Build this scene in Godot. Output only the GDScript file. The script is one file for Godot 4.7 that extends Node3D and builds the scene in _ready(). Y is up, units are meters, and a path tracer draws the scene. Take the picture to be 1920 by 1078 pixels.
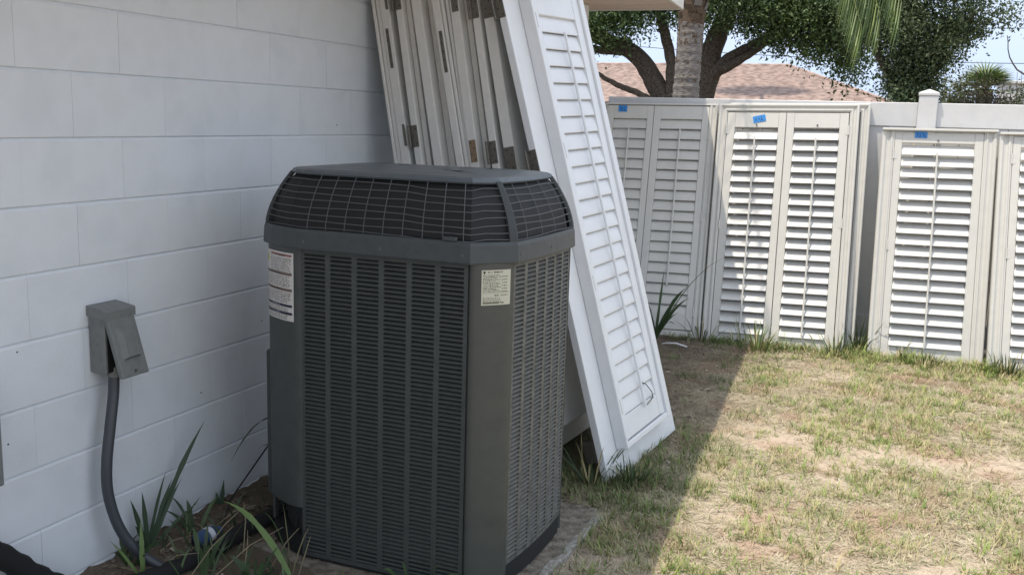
extends Node3D

# ---------------------------------------------------------------- mesh builder
class MB:
	var v := PackedVector3Array()
	var n := PackedVector3Array()
	var t := PackedVector2Array()
	var c := PackedColorArray()
	var col := Color(1, 1, 1)
	func tri(a: Vector3, b: Vector3, d: Vector3) -> void:   # counter-clockwise seen from outside
		var m := (b - a).cross(d - a).normalized()
		trin(a, b, d, m, m, m)
	func trin(a: Vector3, b: Vector3, d: Vector3, na: Vector3, nb: Vector3, nd: Vector3, ta := Vector2.ZERO, tb := Vector2.ZERO, td := Vector2.ZERO) -> void:
		v.append(a); v.append(d); v.append(b)
		n.append(na); n.append(nd); n.append(nb)
		t.append(ta); t.append(td); t.append(tb)
		c.append(col); c.append(col); c.append(col)
	func quad(a: Vector3, b: Vector3, d: Vector3, e: Vector3) -> void:
		tri(a, b, d); tri(a, d, e)
	func quadn(a: Vector3, b: Vector3, d: Vector3, e: Vector3, na: Vector3, nb: Vector3, nd: Vector3, ne: Vector3) -> void:
		trin(a, b, d, na, nb, nd); trin(a, d, e, na, nd, ne)
	func quaduv(a: Vector3, b: Vector3, d: Vector3, e: Vector3) -> void:   # a lower left, b lower right, d upper right, e upper left
		var m := (b - a).cross(d - a).normalized()
		trin(a, b, d, m, m, m, Vector2(0, 1), Vector2(1, 1), Vector2(1, 0))
		trin(a, d, e, m, m, m, Vector2(0, 1), Vector2(1, 0), Vector2(0, 0))
	func box(xf: Transform3D, s: Vector3, ch := 0.0) -> void:
		var h := s * 0.5
		ch = minf(ch, minf(h.x, minf(h.y, h.z)) * 0.9)
		for ax in 3:
			var b := (ax + 1) % 3
			var d := (ax + 2) % 3
			for sg in [-1.0, 1.0]:
				var p := []
				for q in [[-1, -1], [1, -1], [1, 1], [-1, 1]]:
					var w := Vector3.ZERO
					w[ax] = h[ax] * sg; w[b] = (h[b] - ch) * q[0]; w[d] = (h[d] - ch) * q[1]
					p.append(xf * w)
				if sg > 0: quad(p[0], p[1], p[2], p[3])
				else: quad(p[3], p[2], p[1], p[0])
		if ch <= 0.0: return
		for ax in 3:                        # twelve bevels
			var b := (ax + 1) % 3
			var d := (ax + 2) % 3
			for sb in [-1.0, 1.0]:
				for sd in [-1.0, 1.0]:
					var p := []
					for e in [[-1, 0], [1, 0], [1, 1], [-1, 1]]:
						var w := Vector3.ZERO
						w[ax] = (h[ax] - ch) * e[0]
						w[b] = (h[b] if e[1] == 0 else h[b] - ch) * sb
						w[d] = (h[d] - ch if e[1] == 0 else h[d]) * sd
						p.append(xf * w)
					if sb * sd > 0: quad(p[3], p[0], p[1], p[2]) if false else quad(p[0], p[1], p[2], p[3]) if _out(xf, p) else quad(p[3], p[2], p[1], p[0])
					else: quad(p[0], p[1], p[2], p[3]) if _out(xf, p) else quad(p[3], p[2], p[1], p[0])
		for sx in [-1.0, 1.0]:
			for sy in [-1.0, 1.0]:
				for sz in [-1.0, 1.0]:
					var a := xf * Vector3(h.x * sx, (h.y - ch) * sy, (h.z - ch) * sz)
					var b2 := xf * Vector3((h.x - ch) * sx, h.y * sy, (h.z - ch) * sz)
					var c2 := xf * Vector3((h.x - ch) * sx, (h.y - ch) * sy, h.z * sz)
					if (b2 - a).cross(c2 - a).dot(a - xf.origin) > 0: tri(a, b2, c2)
					else: tri(a, c2, b2)
	func _out(xf: Transform3D, p: Array) -> bool:
		return (p[1] - p[0]).cross(p[2] - p[0]).dot(p[0] - xf.origin) > 0
	func tube(p: Array, r, sides := 8, cap := true) -> void:
		var rings := []
		var nor := []
		var up := Vector3.UP
		for i in p.size():
			var dir: Vector3 = (p[mini(i + 1, p.size() - 1)] - p[maxi(i - 1, 0)]).normalized()
			if i == 0 and absf(dir.dot(up)) > 0.9: up = Vector3.RIGHT
			var x := up.cross(dir).normalized()
			up = dir.cross(x).normalized()
			var ri: float = r[i] if r is Array else r
			var a := []
			var b := []
			for k in sides:
				var th := TAU * k / sides
				var q := x * cos(th) + up * sin(th)
				a.append(p[i] + q * ri); b.append(q)
			rings.append(a); nor.append(b)
		for i in p.size() - 1:
			for k in sides:
				var j := (k + 1) % sides
				quadn(rings[i][k], rings[i][j], rings[i + 1][j], rings[i + 1][k], nor[i][k], nor[i][j], nor[i + 1][j], nor[i + 1][k])
		if cap:
			for k in range(1, sides - 1):
				tri(rings[0][0], rings[0][k + 1], rings[0][k])
				var l: Array = rings[-1]
				tri(l[0], l[k], l[k + 1])
	func loft(rings: Array, smooth := false) -> void:     # closed rings of equal count, counter-clockwise seen from +y, bottom to top
		var m: int = rings[0].size()
		for i in rings.size() - 1:
			for k in m:
				var j := (k + 1) % m
				quad(rings[i][k], rings[i][j], rings[i + 1][j], rings[i + 1][k])
	func fan(ring: Array, top := true) -> void:
		var ce := Vector3.ZERO
		for q in ring: ce += q
		ce /= ring.size()
		for k in ring.size():
			var j := (k + 1) % ring.size()
			if top: tri(ce, ring[k], ring[j])
			else: tri(ce, ring[j], ring[k])
	func extrude(prof: Array, xf: Transform3D, l: float, m0 := 0.0, m1 := 0.0) -> void:   # profile (x, z), counter-clockwise looking down the run (+y); mitred by x
		var a := []
		var b := []
		for q in prof:
			a.append(xf * Vector3(q.x, m0 * q.x, q.y))
			b.append(xf * Vector3(q.x, l - m1 * q.x, q.y))
		var flip := xf.basis.determinant() < 0
		for k in prof.size():
			var j := (k + 1) % prof.size()
			if flip: quad(a[j], a[k], b[k], b[j])
			else: quad(a[k], a[j], b[j], b[k])
		for k in range(1, prof.size() - 1):
			tri(a[0], a[k], a[k + 1]); tri(b[0], b[k + 1], b[k])
	func ribbon(p: Array, w: Array, side: Vector3, fold := 0.25) -> void:   # a leaf: two strips with a mid rib
		for i in p.size() - 1:
			var d0: Vector3 = side
			var f0: Vector3 = Vector3(0, fold, 0)
			var a: Vector3 = p[i] - d0 * w[i] + f0 * w[i]
			var b: Vector3 = p[i] + d0 * w[i] + f0 * w[i]
			var a2: Vector3 = p[i + 1] - d0 * w[i + 1] + f0 * w[i + 1]
			var b2: Vector3 = p[i + 1] + d0 * w[i + 1] + f0 * w[i + 1]
			quad(a, p[i], p[i + 1], a2); quad(p[i], b, b2, p[i + 1])
	func mesh(m: Material = null) -> ArrayMesh:
		var arr := []
		arr.resize(Mesh.ARRAY_MAX)
		arr[Mesh.ARRAY_VERTEX] = v; arr[Mesh.ARRAY_NORMAL] = n; arr[Mesh.ARRAY_TEX_UV] = t; arr[Mesh.ARRAY_COLOR] = c
		var am := ArrayMesh.new()
		am.add_surface_from_arrays(Mesh.PRIMITIVE_TRIANGLES, arr)
		if m: am.surface_set_material(0, m)
		return am

# ---------------------------------------------------------------- naming helpers
var taken := {}
var rng := RandomNumberGenerator.new()
var M := {}
func numbered(called: String) -> String:
	taken[called] = taken.get(called, -1) + 1
	return called if taken[called] == 0 else "%s_%03d" % [called, taken[called]]
func tag(o: Node, label: String, category: String, group := "") -> Node:
	o.set_meta("label", label)
	if category: o.set_meta("category", category)
	if group: o.set_meta("group", group)
	return o
func thing(called: String, label: String, category: String, at := Transform3D(), group := "") -> Node3D:
	var o := Node3D.new()
	o.name = numbered(called)
	add_child(o, true)
	o.transform = at
	tag(o, label, category, group)
	return o
func part(called: String, mesh: Mesh, m: Material, parent: Node, at := Transform3D()) -> MeshInstance3D:
	var o := MeshInstance3D.new()
	o.name = called
	o.mesh = mesh
	if m: o.material_override = m
	o.transform = at
	o.cast_shadow = GeometryInstance3D.SHADOW_CASTING_SETTING_ON
	parent.add_child(o, true)
	return o
func struct(called: String, mesh: Mesh, m: Material) -> MeshInstance3D:
	var o := part(called, mesh, m, self)
	o.set_meta("kind", "structure")
	return o
func stuff(called: String, mesh: Mesh, m: Material, xf: Array, cols: Array, parent: Node = null) -> MultiMeshInstance3D:
	var mm := MultiMesh.new()
	mm.transform_format = MultiMesh.TRANSFORM_3D
	mm.use_colors = true
	mm.mesh = mesh
	mm.instance_count = xf.size()
	for i in xf.size():
		mm.set_instance_transform(i, xf[i])
		mm.set_instance_color(i, cols[i])
	var o := MultiMeshInstance3D.new()
	o.name = called if parent else numbered(called)
	o.multimesh = mm
	o.material_override = m
	(parent if parent else self).add_child(o, true)
	o.set_meta("kind", "stuff")
	return o
func T(x: float, y: float, z: float) -> Transform3D:
	return Transform3D(Basis(), Vector3(x, y, z))
func lin(r: float, g: float, b: float) -> Color:
	return Color(r, g, b).linear_to_srgb()
func noise(f: float, s: int, oct := 4) -> FastNoiseLite:
	var q := FastNoiseLite.new()
	q.seed = s; q.frequency = f; q.fractal_octaves = oct
	q.noise_type = FastNoiseLite.TYPE_SIMPLEX_SMOOTH
	return q
func ntex(f: float, s: int, ramp: Array = [], normal := false, bump := 4.0, size := 512) -> NoiseTexture2D:
	var q := NoiseTexture2D.new()
	q.width = size; q.height = size; q.seamless = true
	q.noise = noise(f, s)
	if normal:
		q.as_normal_map = true; q.bump_strength = bump
	elif ramp:
		var g := Gradient.new()
		g.offsets = PackedFloat32Array(ramp.map(func(e): return e[0]))
		g.colors = PackedColorArray(ramp.map(func(e): return e[1]))
		q.color_ramp = g
	return q
func mat(col: Color, rough := 0.6, metal := 0.0) -> StandardMaterial3D:
	var m := StandardMaterial3D.new()
	m.albedo_color = col; m.roughness = rough; m.metallic = metal
	m.cull_mode = BaseMaterial3D.CULL_DISABLED
	return m
func worn(col: Color, rough: float, metal: float, tint: Texture2D, scale: float, nrm: Texture2D = null, nscale := 0.3) -> StandardMaterial3D:
	var m := mat(col, rough, metal)
	m.uv1_triplanar = true; m.uv1_world_triplanar = true
	m.uv1_scale = Vector3.ONE * scale
	m.albedo_texture = tint
	if nrm:
		m.normal_enabled = true; m.normal_texture = nrm; m.normal_scale = nscale
	return m

func _ready() -> void:
	rng.seed = 7
	# ------------------------------------------------------------ camera, sky, sun, exposure
	var cam := Camera3D.new()
	cam.name = "camera"
	add_child(cam)
	cam.position = Vector3(2.458, 1.578, 2.748)
	cam.rotation_order = EULER_ORDER_YXZ
	cam.rotation = Vector3(deg_to_rad(-9.823), deg_to_rad(22.3), deg_to_rad(1.691))
	cam.fov = 32.62
	cam.near = 0.05; cam.far = 900.0
	var env := Environment.new()
	env.background_mode = Environment.BG_SKY
	var sky := Sky.new()
	var sm := ProceduralSkyMaterial.new()
	sm.sky_top_color = Color(0.87, 0.905, 0.965)
	sm.sky_horizon_color = Color(0.71, 0.78, 0.885)
	sm.sky_curve = 0.16
	sm.ground_bottom_color = Color(0.45, 0.42, 0.36)
	sm.ground_horizon_color = Color(0.72, 0.75, 0.76)
	sm.sky_energy_multiplier = 1.0
	sm.sun_angle_max = 12.0
	sky.sky_material = sm
	env.sky = sky
	env.background_energy_multiplier = 1.0
	env.tonemap_mode = Environment.TONE_MAPPER_LINEAR
	env.tonemap_exposure = 1.5
	env.sdfgi_enabled = true; env.ssao_enabled = true; env.ssil_enabled = true
	var we := WorldEnvironment.new()
	we.name = "world_environment"
	we.environment = env
	add_child(we)
	var sun := DirectionalLight3D.new()
	sun.name = "sun"
	sun.light_energy = 0.88
	sun.light_color = Color(1.0, 0.955, 0.88)
	sun.light_angular_distance = 0.5
	sun.shadow_enabled = true
	add_child(sun)
	sun.look_at_from_position(Vector3.ZERO, Vector3(0.265, -1.0, -0.30), Vector3.UP)

	materials()
	ground()
	house()
	fence()
	far_house()
	oak()
	second_tree()
	palm()
	far_plants()
	power_lines()
	shutters_at_fence()
	leaning_stack()
	air_conditioner()
	wall_fittings()
	weeds()
	lawn()
	litter()

# ---------------------------------------------------------------- materials
func materials() -> void:
	var soft := ntex(0.012, 3, [[0.0, Color(0.955, 0.96, 0.96)], [0.35, Color(0.985, 0.985, 0.985)], [0.6, Color(1, 1, 1)], [1.0, Color(0.98, 0.98, 0.97)]])
	var grain := ntex(0.25, 5, [], true, 3.0)
	var smooth_grain := ntex(0.05, 6, [], true, 2.0)
	var scuff := ntex(0.03, 9, [[0.0, Color(0.84, 0.825, 0.79)], [0.3, Color(0.965, 0.96, 0.94)], [0.55, Color(1, 1, 1)], [1.0, Color(0.98, 0.98, 0.97)]])
	var dust := ntex(0.02, 11, [[0.0, Color(0.88, 0.88, 0.88)], [0.5, Color(0.97, 0.97, 0.97)], [1.0, Color(1.0, 0.995, 0.98)]])
	for i in 4:
		var k: float = [1.0, 0.985, 0.993, 0.98][i]
		M["block%d" % i] = worn(lin(0.715 * k, 0.755 * k, 0.79 * k), 0.75, 0.0, soft, 0.45 + 0.07 * i, grain, 0.07)
	M.mortar = worn(lin(0.69, 0.73, 0.765), 0.8, 0.0, soft, 0.7, grain, 0.3)
	M.shutter = worn(lin(0.60, 0.59, 0.555), 0.42, 0.0, soft, 1.1)
	M.shutter_b = worn(lin(0.745, 0.76, 0.775), 0.40, 0.0, soft, 0.9)
	M.louver = worn(lin(0.66, 0.655, 0.635), 0.42, 0.0, soft, 0.9)
	M.old = worn(lin(0.69, 0.68, 0.645), 0.5, 0.0, soft, 1.3, smooth_grain, 0.06)
	M.vinyl = worn(lin(0.64, 0.64, 0.645), 0.35, 0.0, soft, 0.8)
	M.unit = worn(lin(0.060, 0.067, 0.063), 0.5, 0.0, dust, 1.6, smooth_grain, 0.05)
	M.unit_lid = worn(lin(0.055, 0.064, 0.067), 0.45, 0.0, dust, 2.0, smooth_grain, 0.08)
	M.strap = worn(lin(0.040, 0.046, 0.048), 0.6, 0.0, dust, 2.0)
	M.lid = worn(lin(0.095, 0.115, 0.13), 0.38, 0.0, dust, 2.0)  # bluer and paler than the band, sky reflection put into the colour
	M.unit_post = worn(lin(0.068, 0.072, 0.064), 0.5, 0.0, dust, 1.3, smooth_grain, 0.05)
	M.unit_side_lit = worn(lin(0.135, 0.137, 0.13), 0.55, 0.0, ntex(0.02, 31, [[0.0, Color(0.7, 0.7, 0.7)], [0.5, Color(0.9, 0.9, 0.9)], [0.75, Color(1.0, 0.99, 0.96)], [1.0, Color(1.5, 1.45, 1.35)]]), 2.3)  # casing colour made paler for light off the yard, under dust patches
	M.black = mat(lin(0.010, 0.011, 0.012), 0.7)
	M.coil = mat(lin(0.025, 0.027, 0.028), 0.6)
	M.wire = mat(lin(0.11, 0.115, 0.12), 0.5, 0.1)
	M.steel = worn(lin(0.20, 0.195, 0.18), 0.45, 0.55, ntex(0.06, 13, [[0.0, Color(0.5, 0.42, 0.33)], [0.45, Color(0.9, 0.88, 0.84)], [1.0, Color(1, 1, 1)]]), 6.0)
	M.rust = worn(lin(0.28, 0.23, 0.17), 0.7, 0.2, ntex(0.08, 14, [[0.0, Color(0.7, 0.5, 0.36)], [0.5, Color(1, 0.95, 0.9)], [1.0, Color(1, 1, 1)]]), 7.0)
	M.hole = mat(lin(0.008, 0.008, 0.008), 0.9)
	M.box = worn(lin(0.19, 0.205, 0.20), 0.45, 0.0, dust, 2.5, smooth_grain, 0.05)
	M.conduit = mat(lin(0.055, 0.063, 0.072), 0.42)
	M.foam = worn(lin(0.010, 0.010, 0.011), 0.85, 0.0, dust, 5.0, grain, 0.9)
	M.concrete = worn(lin(0.27, 0.25, 0.22), 0.9, 0.0, ntex(0.05, 15, [[0.0, Color(0.55, 0.52, 0.48)], [0.5, Color(0.82, 0.80, 0.77)], [1.0, Color(1, 1, 1)]]), 0.7, grain, 0.6)
	M.soffit = worn(lin(0.66, 0.54, 0.46), 0.6, 0.0, soft, 1.0)
	M.fascia = worn(lin(0.72, 0.69, 0.64), 0.5, 0.0, soft, 1.0)
	M.roof = worn(lin(0.50, 0.40, 0.36), 0.95, 0.0, ntex(0.022, 17, [[0.0, Color(0.55, 0.52, 0.50)], [0.5, Color(0.88, 0.86, 0.85)], [1.0, Color(1.2, 1.14, 1.10)]]), 0.35)
	M.roof.uv1_scale = Vector3(0.33, 0.9, 0.9)
	M.bark = worn(lin(0.15, 0.128, 0.108), 0.95, 0.0, ntex(0.04, 18, [[0.0, Color(0.45, 0.42, 0.4)], [0.5, Color(0.85, 0.83, 0.8)], [1.0, Color(1.15, 1.12, 1.05)]]), 0.9, grain, 1.4)
	M.palm_bark = worn(lin(0.245, 0.23, 0.22), 0.95, 0.0, ntex(0.05, 19, [[0.0, Color(0.42, 0.38, 0.35)], [0.36, Color(0.80, 0.77, 0.74)], [0.6, Color(1, 0.99, 0.97)], [1.0, Color(1.1, 1.08, 1.04)]]), 1.0, grain, 1.0)
	M.palm_bark.uv1_scale = Vector3(0.45, 2.6, 0.45)
	M.boot = worn(lin(0.15, 0.115, 0.085), 0.95, 0.0, ntex(0.06, 20, [[0.0, Color(0.5, 0.46, 0.42)], [1.0, Color(1.2, 1.15, 1.1)]]), 2.0, grain, 1.0)
	var leaf := mat(Color(1, 1, 1), 0.5)
	leaf.vertex_color_use_as_albedo = true
	leaf.backlight_enabled = true
	leaf.backlight = Color(0.35, 0.42, 0.15)
	M.leaf = leaf
	var blade := mat(Color(1, 1, 1), 0.65)
	blade.vertex_color_use_as_albedo = true
	blade.backlight_enabled = true
	blade.backlight = Color(0.3, 0.34, 0.14)
	M.blade = blade
	var straw := mat(Color(1, 1, 1), 0.9)
	straw.vertex_color_use_as_albedo = true
	M.straw = straw
	var soil := worn(Color(1, 1, 1), 0.95, 0.0, ntex(0.11, 21, [[0.0, Color(0.62, 0.58, 0.54)], [0.4, Color(0.9, 0.88, 0.86)], [0.6, Color(1, 1, 1)], [1.0, Color(1.0, 0.98, 0.95)]]), 2.7, ntex(0.2, 22, [], true, 6.0), 0.9)
	soil.vertex_color_use_as_albedo = true
	M.soil = soil
	M.tape = tape_material(1)
	M.tape2 = tape_material(2)
	M.tape3 = tape_material(3)
	M.bottle = mat(lin(0.04, 0.075, 0.17), 0.4)
	M.white_band = mat(lin(0.6, 0.63, 0.68), 0.5)
	M.warning = warning_label()
	M.rating = rating_label()

func label_mat(im: Image) -> StandardMaterial3D:
	var m := mat(Color(1, 1, 1), 0.45)
	m.albedo_texture = ImageTexture.create_from_image(im)
	m.texture_repeat = false
	return m
func tape_material(s: int) -> StandardMaterial3D:
	var r := RandomNumberGenerator.new()
	r.seed = s * 31
	var im := Image.create(96, 64, false, Image.FORMAT_RGB8)
	im.fill(Color(0.20, 0.52, 0.80))
	for k in 3:                                   # hand-written pen strokes
		var p := Vector2(18 + k * 22, r.randf_range(14, 24))
		for stroke in 3:
			var q := p + Vector2(r.randf_range(-4, 16), r.randf_range(10, 32))
			q = q.clamp(Vector2(6, 8), Vector2(90, 54))
			for i in 40:
				var w: Vector2 = p.lerp(q, i / 39.0)
				im.fill_rect(Rect2i(int(w.x), int(w.y), 3, 3), Color(0.05, 0.13, 0.34))
			p = q if stroke == 0 else Vector2(20 + k * 22, r.randf_range(14, 44))
	return label_mat(im)
func greek(im: Image, r: RandomNumberGenerator, x0: int, x1: int, y: int, h: int, col: Color) -> void:
	var x := x0
	while x < x1:
		var w := r.randi_range(3, 9)
		if x + w > x1: break
		for k in w:
			if r.randf() < 0.72: im.fill_rect(Rect2i(x + k, y + (r.randi() % 2), 1, h - (r.randi() % 2)), col)
		x += w + 2
func warning_label() -> StandardMaterial3D:
	var r := RandomNumberGenerator.new()
	r.seed = 5
	var w := 160
	var h := 300
	var im := Image.create(w, h, false, Image.FORMAT_RGB8)
	im.fill(Color(0.80, 0.79, 0.77))
	var ink := Color(0.30, 0.29, 0.28)
	im.fill_rect(Rect2i(52, 8, 102, 10), Color(0.55, 0.38, 0.36))
	greek(im, r, 76, 134, 11, 7, Color(0.16, 0.12, 0.12))
	for i in 34:                                          # yellow triangle with a dark sign in it
		var half := int(i * 0.55)
		im.fill_rect(Rect2i(26 - half, 14 + i, half * 2 + 1, 1), Color(0.78, 0.74, 0.28))
	im.fill_rect(Rect2i(25, 26, 3, 12), Color(0.12, 0.11, 0.08))
	im.fill_rect(Rect2i(25, 41, 3, 3), Color(0.12, 0.11, 0.08))
	var y := 26
	while y < 84:
		greek(im, r, 52, 152, y, 4, ink); y += 7
	for b in [88, 158]:
		im.fill_rect(Rect2i(6, b, 148, 12), Color(0.42, 0.35, 0.32))
		greek(im, r, 50, 116, b + 3, 6, Color(0.14, 0.11, 0.1))
		y = b + 17
		while y < b + 64:
			greek(im, r, 10, 150, y, 4, ink); y += 7
	for b in [228, 262]:
		im.fill_rect(Rect2i(6, b, 148, 11), Color(0.10, 0.12, 0.20))
		greek(im, r, 58, 104, b + 3, 5, Color(0.62, 0.64, 0.70))
		y = b + 14
		while y < b + 30:
			greek(im, r, 24, 140, y, 4, ink); y += 7
	return label_mat(im)
func rating_label() -> StandardMaterial3D:
	var r := RandomNumberGenerator.new()
	r.seed = 8
	var im := Image.create(150, 190, false, Image.FORMAT_RGB8)
	im.fill(Color(0.74, 0.735, 0.665))
	var ink := Color(0.26, 0.25, 0.2)
	im.fill_rect(Rect2i(8, 7, 11, 9), Color(0.08, 0.08, 0.07))
	im.fill_rect(Rect2i(11, 16, 5, 5), Color(0.08, 0.08, 0.07))
	greek(im, r, 30, 56, 8, 8, ink); greek(im, r, 62, 110, 7, 9, Color(0.14, 0.14, 0.12))
	var y := 26
	while y < 122:
		greek(im, r, 8, 70 + (y * 7) % 40, y, 5, ink)
		if (y / 8) % 2 == 0: greek(im, r, 104, 138, y, 6, ink)
		y += 8
	im.fill_rect(Rect2i(6, 124, 138, 1), ink)
	greek(im, r, 66, 92, 132, 9, Color(0.1, 0.1, 0.09)); greek(im, r, 98, 140, 134, 5, ink)
	y = 148
	while y < 170:
		greek(im, r, 8, 100, y, 4, ink); y += 7
	im.fill_rect(Rect2i(8, 174, 84, 9), Color(0.42, 0.41, 0.35))
	greek(im, r, 98, 118, 173, 9, Color(0.15, 0.15, 0.13))
	return label_mat(im)

# ---------------------------------------------------------------- ground
var hn: FastNoiseLite
var pn: FastNoiseLite
var qn: FastNoiseLite
func gy(x: float, z: float) -> float:
	var k := clampf((x - 0.2) / 0.6, 0, 1) * clampf((6.0 - absf(z + 2.0)) / 3.0, 0, 1)
	var bank := 0.045 * smoothstep(0.40, 0.0, x) * smoothstep(1.4, 0.6, absf(z + 0.2)) * (1.0 + 0.5 * qn.get_noise_2d(x * 6.0, z * 6.0))
	return bank + k * (hn.get_noise_2d(x, z) * 0.012 + qn.get_noise_2d(x * 3.0, z * 3.0) * 0.006)
func soil_colour(x: float, z: float) -> Color:
	var sand := Color(0.62, 0.52, 0.415)
	var pink := Color(0.55, 0.40, 0.31)
	var thatch := Color(0.49, 0.43, 0.315)
	var shaded_humus := Color(0.085, 0.068, 0.050)
	var a := pn.get_noise_2d(x, z)
	var b := qn.get_noise_2d(x * 1.3 + 40, z * 1.3)
	var c := thatch.lerp(sand, smoothstep(-0.05, 0.35, a))
	c = c.lerp(pink, smoothstep(0.1, 0.45, b) * 0.8)
	# littered earth along the house and leaning shutters, with eave shade painted in
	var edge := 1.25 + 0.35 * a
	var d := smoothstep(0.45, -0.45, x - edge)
	c = c.lerp(shaded_humus, d * 0.85)
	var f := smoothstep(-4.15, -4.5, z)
	return c.lerp(shaded_humus, f * 0.45)
func ground() -> void:
	hn = noise(0.9, 51); pn = noise(0.75, 52, 5); qn = noise(1.6, 53, 4)
	var xs := []
	var zs := []
	for list in [[xs, -0.1, 4.4], [zs, -5.4, 1.4]]:
		var q: Array = list[0]
		for s in [-400.0, -150.0, -60.0, -25.0, -10.0, -4.0, -1.5, -0.5]: q.append(list[1] + s)
		var x: float = list[1]
		while x < list[2]:
			q.append(x); x += 0.03
		for s in [0.0, 0.5, 1.5, 4.0, 10.0, 25.0, 60.0, 150.0, 400.0]: q.append(list[2] + s)
	var v := PackedVector3Array()
	var c := PackedColorArray()
	var ix := PackedInt32Array()
	for z in zs:
		for x in xs:
			v.append(Vector3(x, gy(x, z), z))
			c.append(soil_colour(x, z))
	var w := xs.size()
	for j in zs.size() - 1:
		for i in w - 1:
			var a := j * w + i
			ix.append_array([a, a + 1, a + w, a + 1, a + w + 1, a + w])
	var st := SurfaceTool.new()
	var arr := []
	arr.resize(Mesh.ARRAY_MAX)
	arr[Mesh.ARRAY_VERTEX] = v; arr[Mesh.ARRAY_COLOR] = c; arr[Mesh.ARRAY_INDEX] = ix
	var am := ArrayMesh.new()
	am.add_surface_from_arrays(Mesh.PRIMITIVE_TRIANGLES, arr)
	st.create_from(am, 0)
	st.generate_normals()
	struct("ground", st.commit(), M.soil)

# ---------------------------------------------------------------- house with block wall and eave
func house() -> void:
	var h := thing("house", "white painted concrete block house wall with an overhanging eave, behind the air conditioner", "house")
	var far := -4.63
	var near := 3.0
	var core := MB.new()
	core.box(T(-3.0 - 0.0065, 1.12, (far + near) / 2 + 0.003), Vector3(6.0, 2.64, near - far - 0.006))
	part("wall_core", core.mesh(), M.mortar, h)
	var meshes := {}
	for row in 13:
		var bottom_line := 10 - row
		var y0 := 0.05 + 0.2032 * (9 - bottom_line)
		var y1 := minf(y0 + 0.2032, 2.44)
		var off := 0.0 if posmod(bottom_line, 2) == 0 else 0.2032
		var z := far
		var nxt: float = floor(far / 0.4064) * 0.4064 + off
		while nxt <= z + 0.03: nxt += 0.4064
		while z < near - 0.01:
			var e := minf(nxt, near)
			var l := e - z
			var key := "%.3f_%.3f" % [l, y1 - y0]
			if not meshes.has(key):
				var b := MB.new()
				var hy := (y1 - y0) / 2 - 0.0026
				var pr := [Vector2(-0.012, -hy), Vector2(0.009, -hy), Vector2(0.012, -hy + 0.0025), Vector2(0.012, hy - 0.006), Vector2(0.0085, hy), Vector2(-0.012, hy)]
				b.extrude(pr, Transform3D(Basis(Vector3.RIGHT, Vector3.BACK, Vector3.UP), Vector3(0, 0, -l / 2 + 0.0005)), l - 0.001)
				meshes[key] = b.mesh()
			part("block", meshes[key], M["block%d" % (rng.randi() % 4)], h, T(-0.012 + rng.randf_range(-0.0007, 0.0007), (y0 + y1) / 2 + 0.001, (z + e) / 2))
			z = e; nxt += 0.4064
	for q in [[0.72, -0.53], [0.5665, 0.71], [0.44, 0.30], [0.51, -0.15], [0.84, 0.66], [0.70, 0.16], [1.52, -1.1]]:
		var d := MB.new()
		d.tube([Vector3(-0.002, q[0], q[1]), Vector3(0.0016, q[0] + 0.001, q[1])], 0.0026, 7)
		part("nail_hole", d.mesh(), M.hole, h)
	# eave: soffit boards run out from the wall to an edge that leaves the wall at a slight angle
	var sx := func(z: float) -> float: return 0.64 + 0.0745 * (z + 4.97)
	var z0 := -4.97
	while z0 < 4.0:
		var z1 := z0 + 0.295
		var s := MB.new()
		var a: float = sx.call(z0) - 0.02
		var b: float = sx.call(z1) - 0.02
		var bot := [Vector3(-0.3, 2.442, z0 + 0.003), Vector3(a, 2.442, z0 + 0.003), Vector3(b, 2.442, z1 - 0.003), Vector3(-0.3, 2.442, z1 - 0.003)]
		var top := bot.map(func(q): return q + Vector3(0, 0.012, 0))
		s.quad(bot[0], bot[1], bot[2], bot[3]); s.quad(top[3], top[2], top[1], top[0])
		for k in 4: s.quad(bot[(k + 1) % 4], bot[k], top[k], top[(k + 1) % 4])
		part("soffit_board", s.mesh(), M.soffit, h)
		z0 += 0.3
	var f := MB.new()
	var p0 := Vector3(sx.call(-4.97), 0, -4.97)
	var p1 := Vector3(sx.call(4.03), 0, 4.03)
	var dir := (p1 - p0).normalized()
	f.box(Transform3D(Basis(dir.cross(Vector3.UP) * -1.0, Vector3.UP, dir), (p0 + p1) / 2 + Vector3(0, 2.48, 0)), Vector3(0.025, 0.09, p0.distance_to(p1)), 0.003)
	part("fascia", f.mesh(), M.fascia, h)
	var g := MB.new()
	g.box(T(-3.0 + sx.call(-4.97) / 2.0, 2.48, -4.985), Vector3(6.0 + sx.call(-4.97) + 0.01, 0.092, 0.025), 0.003)
	part("fascia", g.mesh(), M.fascia, h)
	var r := MB.new()
	var e0 := Vector3(sx.call(-4.97) + 0.010, 2.528, -5.02)
	var e1 := Vector3(sx.call(4.03) + 0.010, 2.528, 4.03)
	r.quad(e0, Vector3(-3, 3.7, -2.0), Vector3(-3, 3.7, 4.03), e1)
	r.tri(e0, Vector3(-6.6, 2.528, -5.02), Vector3(-3, 3.7, -2.0))
	r.quad(Vector3(-6.6, 2.528, -5.02), Vector3(-6.6, 2.528, 4.03), Vector3(-3, 3.7, 4.03), Vector3(-3, 3.7, -2.0))
	r.quad(e0, e1, Vector3(-6.6, 2.528, 4.03), Vector3(-6.6, 2.528, -5.02))
	r.tri(e1, Vector3(-3, 3.7, 4.03), Vector3(-6.6, 2.528, 4.03))
	part("roof", r.mesh(), M.roof, h)

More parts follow.
